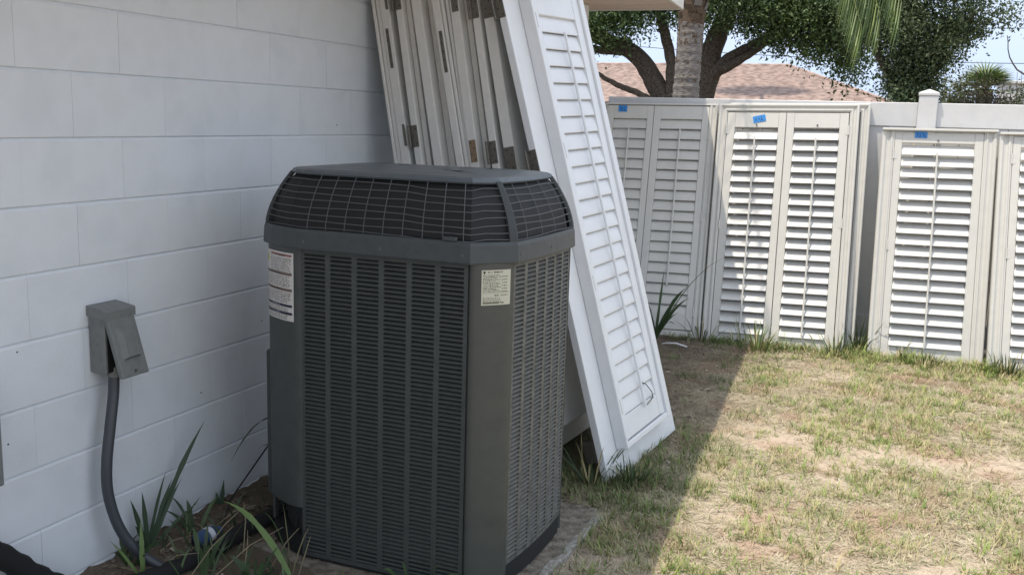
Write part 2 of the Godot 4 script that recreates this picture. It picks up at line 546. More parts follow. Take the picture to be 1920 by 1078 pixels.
# ---------------------------------------------------------------- white vinyl fence
func fence() -> void:
	var f := thing("vinyl_fence", "white vinyl privacy fence with a capped post, behind the row of shutters", "fence", T(0, 0, -4.95))
	var rail := MB.new()
	rail.box(T(0, 0, 0), Vector3(2.30, 0.17, 0.045), 0.004)
	var rm := rail.mesh()
	var pb := MB.new()
	pb.box(T(0, 0, 0), Vector3(0.148, 1.47, 0.02), 0.003)
	var bm := pb.mesh()
	var post := MB.new()
	post.box(T(0, 0.9, 0), Vector3(0.128, 1.83, 0.127), 0.006)
	var pm := post.mesh()
	var cap := MB.new()
	cap.box(T(0, 0.010, 0), Vector3(0.138, 0.022, 0.138), 0.004)
	var q := [Vector3(-0.066, 0.021, 0.066), Vector3(0.066, 0.021, 0.066), Vector3(0.066, 0.021, -0.066), Vector3(-0.066, 0.021, -0.066)]
	for k in 4: cap.tri(q[k], q[(k + 1) % 4], Vector3(0, 0.046, 0))
	var cm := cap.mesh()
	for px in [2.462, 4.889]:
		var p := part("post", pm, M.vinyl, f, T(px, 0, 0.0))
		part("post_cap", cm, M.vinyl, p, T(0, 1.816, 0))
	for s in 2:
		var cx := 1.2485 + 2.427 * s
		part("top_rail", rm, M.vinyl, f, T(cx, 1.6795, 0))
		part("bottom_rail", rm, M.vinyl, f, T(cx, 0.115, 0))
		for k in 15:
			part("fence_board", bm, M.vinyl, f, T(cx - 1.06 + k * 0.1512, 0.89, -0.004))

# ---------------------------------------------------------------- plantation shutters
func louver_mesh(l: float, half: float, thick: float) -> ArrayMesh:
	var b := MB.new()
	var seg := 12
	var p := []
	var nn := []
	for k in seg:
		var a := TAU * k / seg
		p.append(Vector3(0, sin(a) * half, cos(a) * thick))
		nn.append(Vector3(0, sin(a) / half, cos(a) / thick).normalized())
	var o := Vector3(l / 2, 0, 0)
	for k in seg:
		var j := (k + 1) % seg
		b.quadn(p[j] - o, p[k] - o, p[k] + o, p[j] + o, nn[j], nn[k], nn[k], nn[j])
	for k in range(1, seg - 1):
		b.tri(p[0] + o, p[k + 1] + o, p[k] + o); b.tri(p[0] - o, p[k] - o, p[k + 1] - o)
	return b.mesh()
func casing_profile(w: float) -> Array:
	var p := [Vector2(0, -0.046), Vector2(w, -0.046), Vector2(w, -0.012)]
	var q := [[0.90, -0.010], [0.84, -0.004], [0.72, -0.004], [0.66, -0.011], [0.52, -0.016], [0.40, -0.013], [0.30, -0.004], [0.25, 0.0], [0.10, 0.0], [0.03, -0.004], [0.0, -0.010]]
	for e in q: p.append(Vector2(w * e[0], e[1]))
	return p
func make_shutter(called: String, label: String, at: Transform3D, group: String, d: Dictionary) -> Node3D:
	var s := thing(called, label, "shutter", at, group)
	var m: Material = d.get("mat", M.shutter)
	var W: float = d.w
	var H: float = d.h
	var cl: float = d.cl
	var ct: float = d.get("ct", 0.0)
	var cb: float = d.get("cb", 0.0)
	# casing: left, right (mirrored) and top, mitred where the top has a moulding too
	var mit := 1.0 if ct > 0.02 else 0.0
	var mb := MB.new()
	mb.extrude(casing_profile(cl), Transform3D(Basis(), Vector3.ZERO), H - (0 if mit else ct), 0.0, mit * ct / cl)
	part("casing", mb.mesh(), m, s)
	mb = MB.new()
	var cr: float = d.get("cr", cl)
	mb.extrude(casing_profile(cr), Transform3D(Basis(Vector3.LEFT, Vector3.UP, Vector3.BACK), Vector3(W, 0, 0)), H - (0 if mit else ct), 0.0, mit * ct / cr)
	part("casing", mb.mesh(), m, s)
	if mit:
		mb = MB.new()
		mb.extrude(casing_profile(ct), Transform3D(Basis(Vector3.DOWN, Vector3.RIGHT, Vector3.BACK), Vector3(0, H, 0)), W, cl / ct, cr / ct)
		part("casing", mb.mesh(), m, s)
	else:
		mb = MB.new()
		var out: float = d.get("lip", 0.012)
		mb.box(T(W / 2, H - ct / 2, (out - 0.046) / 2), Vector3(W, ct - 0.002, out + 0.046), 0.002)
		part("top_lip", mb.mesh(), m, s)
	if cb > 0:
		mb = MB.new()
		mb.box(T(W / 2, cb / 2, -0.028), Vector3(W - cl - cr - 0.004, cb, 0.034), 0.003)
		part("bottom_lip", mb.mesh(), m, s)
	for p in d.panels:
		var x0: float = p.x0
		var x1: float = p.x1
		var y0: float = p.y0
		var y1: float = p.y1
		var a: float = p.l0      # louvre field
		var b: float = p.l1
		var c: float = p.b0
		var e: float = p.b1
		var zc := -0.026
		for st in [[x0, a], [b, x1]]:
			mb = MB.new()
			mb.box(T((st[0] + st[1]) / 2, (y0 + y1) / 2, zc), Vector3(st[1] - st[0], y1 - y0, 0.028), 0.0022)
			part("stile", mb.mesh(), m, s)
		for rl in [[y0, c], [e, y1]]:
			mb = MB.new()
			mb.box(T((a + b) / 2, (rl[0] + rl[1]) / 2, zc - 0.0008), Vector3(b - a - 0.001, rl[1] - rl[0], 0.0265), 0.0015)
			part("rail", mb.mesh(), m, s)
		var th: float = deg_to_rad(p.tilt)
		var pitch: float = p.pitch
		var cnt: int = p.n
		var lm := louver_mesh(b - a - 0.003, p.get("half", 0.0445), 0.0052)
		for k in cnt:
			var y: float = e - p.first - k * pitch
			if y < c + 0.02: break
			var ang: float = th + deg_to_rad(rng.randf_range(-1.6, 1.6)) * p.get("play", 1.0)
			# the front edge hangs low: rotate the chord from upright towards the viewer
			part("louver", lm, M.louver if p.tilt < 60.0 else m, s, Transform3D(Basis(Vector3.RIGHT, -(PI / 2 - ang)).rotated(Vector3.UP, 0.0), Vector3((a + b) / 2, y, zc)))
		mb = MB.new()
		var rx: float = p.rod
		mb.box(T(rx, (p.r0 + p.r1) / 2, p.rz), Vector3(0.012, p.r1 - p.r0, 0.012), 0.003)
		part("tilt_rod", mb.mesh(), m, s)
		if p.get("knob", false):
			mb = MB.new()
			mb.tube([Vector3(rx + 0.004, e + 0.018, -0.013), Vector3(rx + 0.004, e + 0.018, -0.006)], 0.0065, 8)
			part("screw", mb.mesh(), M.steel, s)
	for hg in d.get("hinges", []):
		mb = MB.new()
		mb.tube([Vector3(hg.x, hg.y - 0.035, -0.008), Vector3(hg.x, hg.y + 0.035, -0.008)], 0.0058, 8)
		mb.box(T(hg.x + 0.012 * signf(W / 2 - hg.x), hg.y, -0.0108), Vector3(0.02, 0.066, 0.002), 0.0)
		part("hinge", mb.mesh(), m, s)
	for tp in d.get("tapes", []):
		mb = MB.new()
		var xf := Transform3D(Basis(Vector3.BACK, tp.turn), Vector3(tp.x, tp.y, -0.0105))
		var w2: float = tp.w / 2
		var h2: float = tp.h / 2
		mb.quaduv(xf * Vector3(-w2, -h2, 0.0), xf * Vector3(w2, -h2, 0.0012), xf * Vector3(w2, h2, 0.001), xf * Vector3(-w2, h2, 0))
		var o := part("painters_tape", mb.mesh(), tp.mat, s)
		o.set_meta("label", "strip of blue painters tape with pen marks")
	return s
func lean_basis(yaw: float, lean: float, roll: float) -> Basis:
	yaw = deg_to_rad(yaw); lean = deg_to_rad(lean); roll = deg_to_rad(roll)
	var d := Vector3(cos(yaw), 0, -sin(yaw))
	var h := Vector3(-sin(yaw), 0, -cos(yaw))
	var u := Vector3.UP * cos(lean) + h * sin(lean)
	var n := -h * cos(lean) + Vector3.UP * sin(lean)
	return Basis(d * cos(roll) + u * sin(roll), u * cos(roll) - d * sin(roll), n)
func shutters_at_fence() -> void:
	var grp := "plantation shutters leaning on the white fence"
	var open := 54.0
	var pA := {"y0": 0.062, "y1": 1.785, "b0": 0.17, "b1": 1.682, "tilt": 76.0, "pitch": 0.0797, "n": 19, "first": 0.04, "rz": -0.006, "half": 0.042, "play": 0.7}
	var a1 := pA.duplicate()
	a1.merge({"x0": 0.02, "x1": 0.383, "l0": 0.07, "l1": 0.335, "rod": 0.20, "r0": 0.28, "r1": 1.60})
	var a2 := pA.duplicate()
	a2.merge({"x0": 0.387, "x1": 0.808, "l0": 0.44, "l1": 0.758, "rod": 0.598, "r0": 0.39, "r1": 1.60})
	make_shutter("shutter", "pair of closed white shutters in the shade, farthest left along the fence", Transform3D(lean_basis(5.4, 16.7, 0.6), Vector3(0.187, -0.01, -4.27)), grp,
		{"w": 0.873, "h": 1.803, "cl": 0.018, "cr": 0.063, "ct": 0.014, "cb": 0.055, "lip": -0.004, "panels": [a1, a2],
		"hinges": [{"x": 0.812, "y": 1.56}, {"x": 0.812, "y": 0.92}, {"x": 0.812, "y": 0.20}], "tapes": [{"x": 0.139, "y": 1.757, "w": 0.068, "h": 0.05, "turn": -0.03, "mat": M.tape}]})
	var pB := {"y0": -0.005, "y1": 1.728, "b0": 0.083, "b1": 1.617, "tilt": open, "half": 0.050, "pitch": 0.0803, "n": 19, "first": 0.056, "rz": 0.018, "knob": true}
	var b1 := pB.duplicate()
	b1.merge({"x0": 0.067, "x1": 0.492, "l0": 0.124, "l1": 0.440, "rod": 0.279, "r0": 0.09, "r1": 1.54})
	var b2 := pB.duplicate()
	b2.merge({"x0": 0.497, "x1": 0.932, "l0": 0.553, "l1": 0.870, "rod": 0.713, "r0": 0.085, "r1": 1.54})
	make_shutter("shutter", "wide cream shutter pair with open louvers and crooked blue tape, between two other shutters", Transform3D(lean_basis(2.4, 14.3, 1.2), Vector3(1.066, -0.01, -4.357)), grp,
		{"w": 1.002, "h": 1.792, "cl": 0.063, "cr": 0.064, "ct": 0.057, "panels": [b1, b2],
		"hinges": [{"x": 0.066, "y": 1.60}, {"x": 0.934, "y": 1.60}, {"x": 0.934, "y": 0.92}, {"x": 0.066, "y": 0.88}], "tapes": [{"x": 0.30, "y": 1.68, "w": 0.092, "h": 0.05, "turn": 0.22, "mat": M.tape2}]})
	# the frame that stands behind it, showing past its right side
	var back := thing("empty_casing", "empty cream shutter frame tucked behind the wide shutter pair, its right edge showing", "frame", Transform3D(lean_basis(2.4, 11.5, 1.0), Vector3(1.13, -0.01, -4.475)), grp)
	var mb := MB.new()
	mb.extrude(casing_profile(0.063), Transform3D(Basis(Vector3.LEFT, Vector3.UP, Vector3.BACK), Vector3(1.0, 0, 0)), 1.782, 0.0, 1.0)
	part("casing", mb.mesh(), M.shutter, back)
	mb = MB.new()
	mb.extrude(casing_profile(0.063), Transform3D(), 1.782, 0.0, 1.0)
	part("casing", mb.mesh(), M.shutter, back)
	mb = MB.new()
	mb.extrude(casing_profile(0.063), Transform3D(Basis(Vector3.DOWN, Vector3.RIGHT, Vector3.BACK), Vector3(0, 1.782, 0)), 1.0, 1.0, 1.0)
	part("casing", mb.mesh(), M.shutter, back)
	var c1 := {"x0": 0.087, "x1": 0.662, "y0": -0.005, "y1": 1.604, "l0": 0.136, "l1": 0.606, "b0": 0.106, "b1": 1.532, "tilt": open, "half": 0.0495, "pitch": 0.0792, "n": 18, "first": 0.052, "rod": 0.367, "r0": 0.09, "r1": 1.462, "rz": 0.018, "knob": true}
	var C := {"w": 0.748, "h": 1.630, "cl": 0.084, "ct": 0.018, "lip": 0.022, "panels": [c1], "hinges": [{"x": 0.084, "y": 1.45}, {"x": 0.084, "y": 0.80}], "tapes": [{"x": 0.257, "y": 1.588, "w": 0.082, "h": 0.045, "turn": -0.02, "mat": M.tape3}]}
	make_shutter("shutter", "single cream shutter with straight blue tape, below the fence post", Transform3D(lean_basis(4.85, 12.5, 0.5), Vector3(2.224, -0.01, -4.434)), grp, C)
	var D := C.duplicate()
	D.erase("tapes")
	make_shutter("shutter", "cream shutter without tape, cut off by the right edge of the view", Transform3D(lean_basis(3.97, 13.7, 1.0), Vector3(2.99, -0.01, -4.44)), grp, D)

# ---------------------------------------------------------------- shutters and doors leaning on the house wall
func leaning_stack() -> void:
	var grp := "old shutters stacked against the house wall"
	var O := Vector3(1.315, 0, -1.227)
	var D := Vector3(0.079, 0, -0.997).normalized()
	var P := Vector3(0.997, 0, 0.079).normalized()
	# a board: faces at two heights (2.08 and 1.35) measured along P from O
	var board := func(lo: Array, hi: Array, d0: float, wide: float, h0: float, h1: float, called: String, m: Material, parent: Node, ch := 0.003) -> Array:
		var k: float = ((lo[1] - lo[0]) + (hi[1] - hi[0])) / 2.0 / 0.73     # run per metre of height
		var base: float = (lo[1] + hi[1]) / 2.0 + k * 1.35
		var lean := atan(k)
		var u: Vector3 = (Vector3.UP - P * k).normalized()
		var n := D.cross(u).normalized() * 1.0
		var thick: float = ((hi[0] - lo[0]) + (hi[1] - lo[1])) / 2.0 * cos(lean)
		var org := O + P * base + D * d0
		var b := MB.new()
		var l: float = (h1 - h0) / cos(lean)
		b.box(Transform3D(Basis(D, u, n), org + u * ((h0 + h1) / 2 / cos(lean)) + D * wide / 2), Vector3(wide, l, thick), ch)
		part(called, b.mesh(), m, parent)
		return [org, u, n, thick, cos(lean)]
	var plate := func(f: Array, h0: float, h1: float, off: float, w: float, called: String, m: Material, parent: Node, holes := 3) -> void:
		var b := MB.new()
		var c: Vector3 = f[0] + f[1] * ((h0 + h1) / 2 / f[4]) + f[2] * off - D * 0.0012
		b.box(Transform3D(Basis(f[2], f[1], -D), c), Vector3(w, (h1 - h0), 0.003), 0.001)
		var pl := part(called, b.mesh(), m, parent)
		if holes == 0: return
		b = MB.new()
		for i in holes:
			var hy := lerpf(h0, h1, (i + 0.5) / holes)
			var q: Vector3 = f[0] + f[1] * (hy / f[4]) + f[2] * (off + (w * 0.22 if i % 2 == 0 else -w * 0.22)) - D * 0.0024
			b.tube([q, q - D * 0.0012], 0.0032, 7)
		part("screw_hole", b.mesh(), M.hole, pl)
	var knuckle := func(f: Array, h0: float, h1: float, off: float, m: Material, parent: Node) -> void:
		var b := MB.new()
		b.tube([f[0] + f[1] * (h0 / f[4]) + f[2] * off - D * 0.009, f[0] + f[1] * (h1 / f[4]) + f[2] * off - D * 0.009], 0.0065, 8)
		part("hinge_pin", b.mesh(), m, parent)
	# --- the pair nearest the wall
	var t1 := thing("folded_shutters", "pair of old shutters folded on a hinge, nearest the block wall", "shutter", Transform3D(), grp)
	var r0: Array = board.call([-1.279, -1.143], [-1.262, -1.128], 0.0, 0.7, 0.0, 2.35, "casing", M.old, t1)
	board.call([-1.259, -1.126], [-1.236, -1.106], 0.006, 0.7, 0.0, 2.35, "casing", M.old, t1)
	var f1: Array = board.call([-1.233, -1.104], [-1.188, -1.052], 0.002, 0.66, 0.03, 2.33, "stile", M.old, t1)
	var f2: Array = board.call([-1.148, -1.024], [-1.111, -0.987], 0.0, 0.66, 0.03, 2.33, "stile", M.old, t1)
	board.call([-1.108, -0.985], [-1.085, -0.955], 0.03, 0.60, 0.03, 2.33, "louver_panel", M.old, t1)
	plate.call(f1, 1.785, 1.965, -0.002, 0.016, "catch_plate", M.steel, t1, 5)
	for hh in [[1.43, 1.53], [2.045, 2.15]]:
		plate.call(f2, hh[0], hh[1], -0.002, 0.034, "hinge", M.steel, t1, 3)
		plate.call(f1, hh[0], hh[1], 0.014, 0.014, "hinge", M.steel, t1, 0)
		knuckle.call(f2, hh[0], hh[1], -0.026, M.steel, t1)
	# --- the single thick panel
	var t2 := thing("thick_shutter", "thick plain-edged old shutter panel, second layer out from the block wall", "shutter", Transform3D(), grp)
	board.call([-1.062, -0.924], [-1.010, -0.878], 0.0, 0.68, 0.0, 2.34, "stile", M.old, t2)
	board.call([-1.006, -0.876], [-0.975, -0.840], 0.055, 0.60, 0.0, 2.32, "louver_panel", M.old, t2)
	# --- framed pair with moulding
	var t3 := thing("folded_shutters", "old framed shutter pair with moulding and a rusty hinge leaf, middle of the stack", "shutter", Transform3D(), grp)
	var g0: Array = board.call([-0.952, -0.806], [-0.915, -0.766], 0.0, 0.74, 0.0, 2.36, "casing", M.old, t3)
	board.call([-0.912, -0.763], [-0.896, -0.748], 0.007, 0.74, 0.0, 2.36, "casing", M.old, t3)
	board.call([-0.893, -0.746], [-0.866, -0.738], 0.012, 0.74, 0.0, 2.36, "casing", M.old, t3)
	var g1: Array = board.call([-0.861, -0.736], [-0.816, -0.688], 0.002, 0.66, 0.03, 2.33, "stile", M.old, t3)
	board.call([-0.812, -0.686], [-0.785, -0.655], 0.05, 0.58, 0.03, 2.33, "louver_panel", M.old, t3)
	var g2: Array = board.call([-0.751, -0.624], [-0.719, -0.582], 0.0, 0.66, 0.03, 2.33, "stile", M.old, t3)
	plate.call(g0, 1.765, 1.95, 0.004, 0.017, "catch_plate", M.steel, t3, 5)
	plate.call(g1, 1.373, 1.473, 0.004, 0.034, "hinge", M.rust, t3, 4)
	plate.call(g1, 2.03, 2.14, 0.004, 0.034, "hinge", M.steel, t3, 3)
	for hh in [[1.373, 1.473], [2.0, 2.11]]:
		plate.call(g2, hh[0], hh[1], 0.0, 0.034, "hinge", M.steel, t3, 4)
		knuckle.call(g2, hh[0], hh[1], -0.026, M.steel, t3)
	# --- the flat door with a panel hinged behind it
	var t4 := thing("flat_door", "tall flat white door board resting on the grass, carrying the shutter at the front of the stack", "door", Transform3D(), grp)
	var h1: Array = board.call([-0.697, -0.552], [-0.648, -0.496], 0.0, 0.70, 0.19, 2.34, "folded_panel", M.old, t4)
	var SO := Vector3(1.320, 0.0, -1.229)
	var yw := 0.116
	var le := 0.267
	var ro := 0.035
	var d := Vector3(sin(yw), 0, -cos(yw))
	var hh2 := Vector3(cos(yw), 0, sin(yw))
	var u := Vector3.UP * cos(le) - hh2 * sin(le)
	var n := hh2 * cos(le) + Vector3.UP * sin(le)
	var d1 := d * cos(ro) + u * sin(ro)
	var u1 := u * cos(ro) - d * sin(ro)
	var bs := Basis(d1, u1, n)
	var b := MB.new()
	b.box(Transform3D(bs, SO + d1 * 0.4265 + u1 * 1.19 - n * 0.0175), Vector3(0.853, 2.40, 0.035), 0.0025)
	part("door_board", b.mesh(), M.shutter_b, t4)
	b = MB.new()
	b.box(Transform3D(bs, SO + d1 * 0.025 + u1 * 0.145 - n * 0.066), Vector3(0.05, 0.095, 0.055), 0.004)
	part("hinge_block", b.mesh(), mat(lin(0.05, 0.042, 0.034), 0.8), t4)
	var hf := [SO - n * 0.0175, u1, n, 0.035, cos(le)]
	for q in [[1.345, 1.45], [2.0, 2.11]]:
		plate.call(h1, q[0], q[1], 0.002, 0.050, "hinge", M.steel, t4, 4)
		plate.call(hf, q[0], q[1], -0.004, 0.040, "hinge", M.steel, t4, 4)
		knuckle.call(hf, q[0], q[1], -0.032, M.steel, t4)
	# --- framed louvred shutter resting on that door
	ro = 0.032
	var d2 := d * cos(ro) + u * sin(ro)
	var u2 := u * cos(ro) - d * sin(ro)
	var PO := SO + d1 * 0.134 + u1 * 0.113 + n * 0.061
	var s := thing("shutter", "white framed shutter with closed louvers leaning beside the air conditioner", "shutter", Transform3D(Basis(d2, u2, n), PO), grp)
	var W := 0.552
	var H := 2.13
	var m: Material = M.shutter_b
	var dep := 0.060
	for e in [[0.0, 0.017, 0.0], [W - 0.03, W, 0.0]]:
		b = MB.new()
		b.box(T((e[0] + e[1]) / 2, H / 2, -dep / 2), Vector3(e[1] - e[0], H, dep), 0.003)
		part("frame_side", b.mesh(), m, s)
	b = MB.new()
	b.box(T(W - 0.046, H / 2, -0.012 - 0.02), Vector3(0.028, H - 0.05, 0.040), 0.006)
	part("moulding", b.mesh(), m, s)
	for e in [[0.0, 0.026], [H - 0.035, H]]:
		b = MB.new()
		b.box(T(W / 2 - 0.006, (e[0] + e[1]) / 2, -dep / 2 - 0.001), Vector3(W - 0.050, e[1] - e[0], dep - 0.003), 0.003)
		part("frame_rail", b.mesh(), m, s)
	var zc := -0.022
	for e in [[0.020, 0.064], [0.447, 0.488]]:
		b = MB.new()
		b.box(T((e[0] + e[1]) / 2, 1.062, zc), Vector3(e[1] - e[0], 2.056, 0.028), 0.002)
		part("stile", b.mesh(), m, s)
	for e in [[0.034, 0.138], [1.972, 2.09]]:
		b = MB.new()
		b.box(T(0.2555, (e[0] + e[1]) / 2, zc - 0.001), Vector3(0.380, e[1] - e[0], 0.026), 0.002)
		part("rail", b.mesh(), m, s)
	var lm := louver_mesh(0.381, 0.0415, 0.0048)
	for k in 25:
		var y := 1.972 - 0.037 - k * 0.0763
		if y < 0.15: break
		part("louver", lm, m, s, Transform3D(Basis(Vector3.RIGHT, -deg_to_rad(10.0 + rng.randf_range(-0.8, 0.8))), Vector3(0.2555, y, zc)))
	b = MB.new()
	b.box(T(0.272, 1.011, 0.003), Vector3(0.013, 1.78, 0.012), 0.003)
	part("tilt_rod", b.mesh(), m, s)
	for y in [1.94, 1.36, 0.76, 0.19]:
		b = MB.new()
		b.tube([Vector3(0.0185, y - 0.034, -0.004), Vector3(0.0185, y + 0.034, -0.004)], 0.0052, 8)
		part("hinge", b.mesh(), mat(lin(0.5, 0.5, 0.5), 0.4), s)
	b = MB.new()
	b.tube([Vector3(0.30, 0.235, -0.008), Vector3(0.34, 0.215, -0.002), Vector3(0.385, 0.165, 0.0), Vector3(0.40, 0.13, -0.006)], 0.0022, 5)
	b.tube([Vector3(0.29, 0.12, -0.004), Vector3(0.34, 0.13, 0.002), Vector3(0.40, 0.14, -0.004)], 0.002, 5)
	var wl := part("wire_loop", b.mesh(), M.hole, s)
	wl.set_meta("label", "thin dark wire loop caught at the end of the tilt rod")

# ---------------------------------------------------------------- air conditioner
const UX := 0.8806
const UZ := -0.3794
const HW := 0.4465
const HD := 0.3785
const PLAN := [Vector2(0.5535, -0.0168), Vector2(1.1800, -0.0168), Vector2(1.2835, -0.1270), Vector2(1.2979, -0.6251), Vector2(1.1800, -0.7420), Vector2(0.4864, -0.7420), Vector2(0.3511, -0.6318), Vector2(0.3511, -0.1145)]
func oct(o: float, y: float, bow := 0.0) -> Array:     # counter-clockwise seen from above (x right, z towards the viewer)
	var q := []
	for k in 8:
		var p0: Vector2 = PLAN[(k + 7) % 8]
		var p1: Vector2 = PLAN[k]
		var p2: Vector2 = PLAN[(k + 1) % 8]
		var n1 := Vector2(-(p1 - p0).y, (p1 - p0).x).normalized()
		var n2 := Vector2(-(p2 - p1).y, (p2 - p1).x).normalized()
		q.append(p1 + (n1 + n2) / (1.0 + n1.dot(n2)) * o)
	var r := []
	for k in 8:
		var a: Vector2 = q[k]
		var b: Vector2 = q[(k + 1) % 8]
		var nn := Vector2(-(b - a).y, (b - a).x).normalized()
		var side := k % 2 == 0
		var cuts := 8 if side else 3
		for i in cuts:
			var t := float(i) / cuts
			var p := a.lerp(b, t) + nn * (4.0 * t * (1.0 - t)) * (bow + (0.013 if k == 2 else (0.015 if k == 7 else 0.0)))
			r.append(Vector3(p.x, y, p.y))
	return r
func wall_loft(b: MB, rings: Array) -> void:
	# rings run from the left front corner to the right front corner and on round the right side
	b.loft(rings)
func louver_panel(parent: Node, a: Vector2, b: Vector2, y0: float, y1: float, cols: int, pitch: float, bow: float, m: Material) -> void:
	# a, b: ends seen from outside, left to right (x, z relative to the world); outward is to the right of b-a turned
	var l := a.distance_to(b)
	var dir := (b - a) / l
	var out := Vector2(-dir.y, dir.x)
	if out.dot(a - Vector2(UX, UZ)) < 0: out = -out
	var pt := func(t: float, y: float, depth: float) -> Vector3:
		var q := a + dir * (t * l) + out * (bow * 4.0 * t * (1.0 - t) - depth)
		return Vector3(q.x, y, q.y)
	var frame := MB.new()
	var mx := 0.014 / l
	var rib := 0.019 / l
	var cw := (1.0 - 2.0 * mx - rib * (cols - 1)) / cols
	var strips := [[0.0, mx]]
	for k in cols - 1:
		var s := mx + cw * (k + 1) + rib * k
		strips.append([s, s + rib])
	strips.append([1.0 - mx, 1.0])
	for s in strips:
		frame.quad(pt.call(s[0], y0, 0.0), pt.call(s[1], y0, 0.0), pt.call(s[1], y1, 0.0), pt.call(s[0], y1, 0.0))
		for e in s:                                 # returns of the pressed metal, so that a rib has thickness
			frame.quad(pt.call(e, y0, 0.0), pt.call(e, y0, 0.012), pt.call(e, y1, 0.012), pt.call(e, y1, 0.0))
	var top := y1 - 0.020
	var bot := y0 + 0.016
	for k in cols:
		var s := mx + (cw + rib) * k
		frame.quad(pt.call(s, top, 0.0), pt.call(s + cw, top, 0.0), pt.call(s + cw, y1, 0.0), pt.call(s, y1, 0.0))
		frame.quad(pt.call(s, y0, 0.0), pt.call(s + cw, y0, 0.0), pt.call(s + cw, bot, 0.0), pt.call(s, bot, 0.0))
	part("louver_panel", frame.mesh(), m, parent)
	var f := MB.new()
	var rows := int((top - bot) / pitch)
	var p2 := (top - bot) / rows
	for r in rows:
		var y := bot + r * p2
		for k in cols:
			var s := mx + (cw + rib) * k
			var e := s + cw
			var mid := (s + e) / 2
			var i := 0.0022 / l
			for h in [[s, mid], [mid, e]]:
				var pr := [[0.0, 0.0045], [0.0026, 0.0], [0.0066, 0.0], [0.0120, 0.0092]]
				for j in 3:
					f.quad(pt.call(h[0], y + pr[j][0], pr[j][1]), pt.call(h[1], y + pr[j][0], pr[j][1]), pt.call(h[1], y + pr[j + 1][0], pr[j + 1][1]), pt.call(h[0], y + pr[j + 1][0], pr[j + 1][1]))
			# pressed ends close each slat
			for q in [[s, s + i], [e - i, e]]:
				f.quad(pt.call(q[0], y, 0.001), pt.call(q[1], y, 0.001), pt.call(q[1], y + 0.011, 0.001), pt.call(q[0], y + 0.011, 0.001))
	var o := part("louver_slats", f.mesh(), m, parent)
	o.set_meta("kind", "stuff")
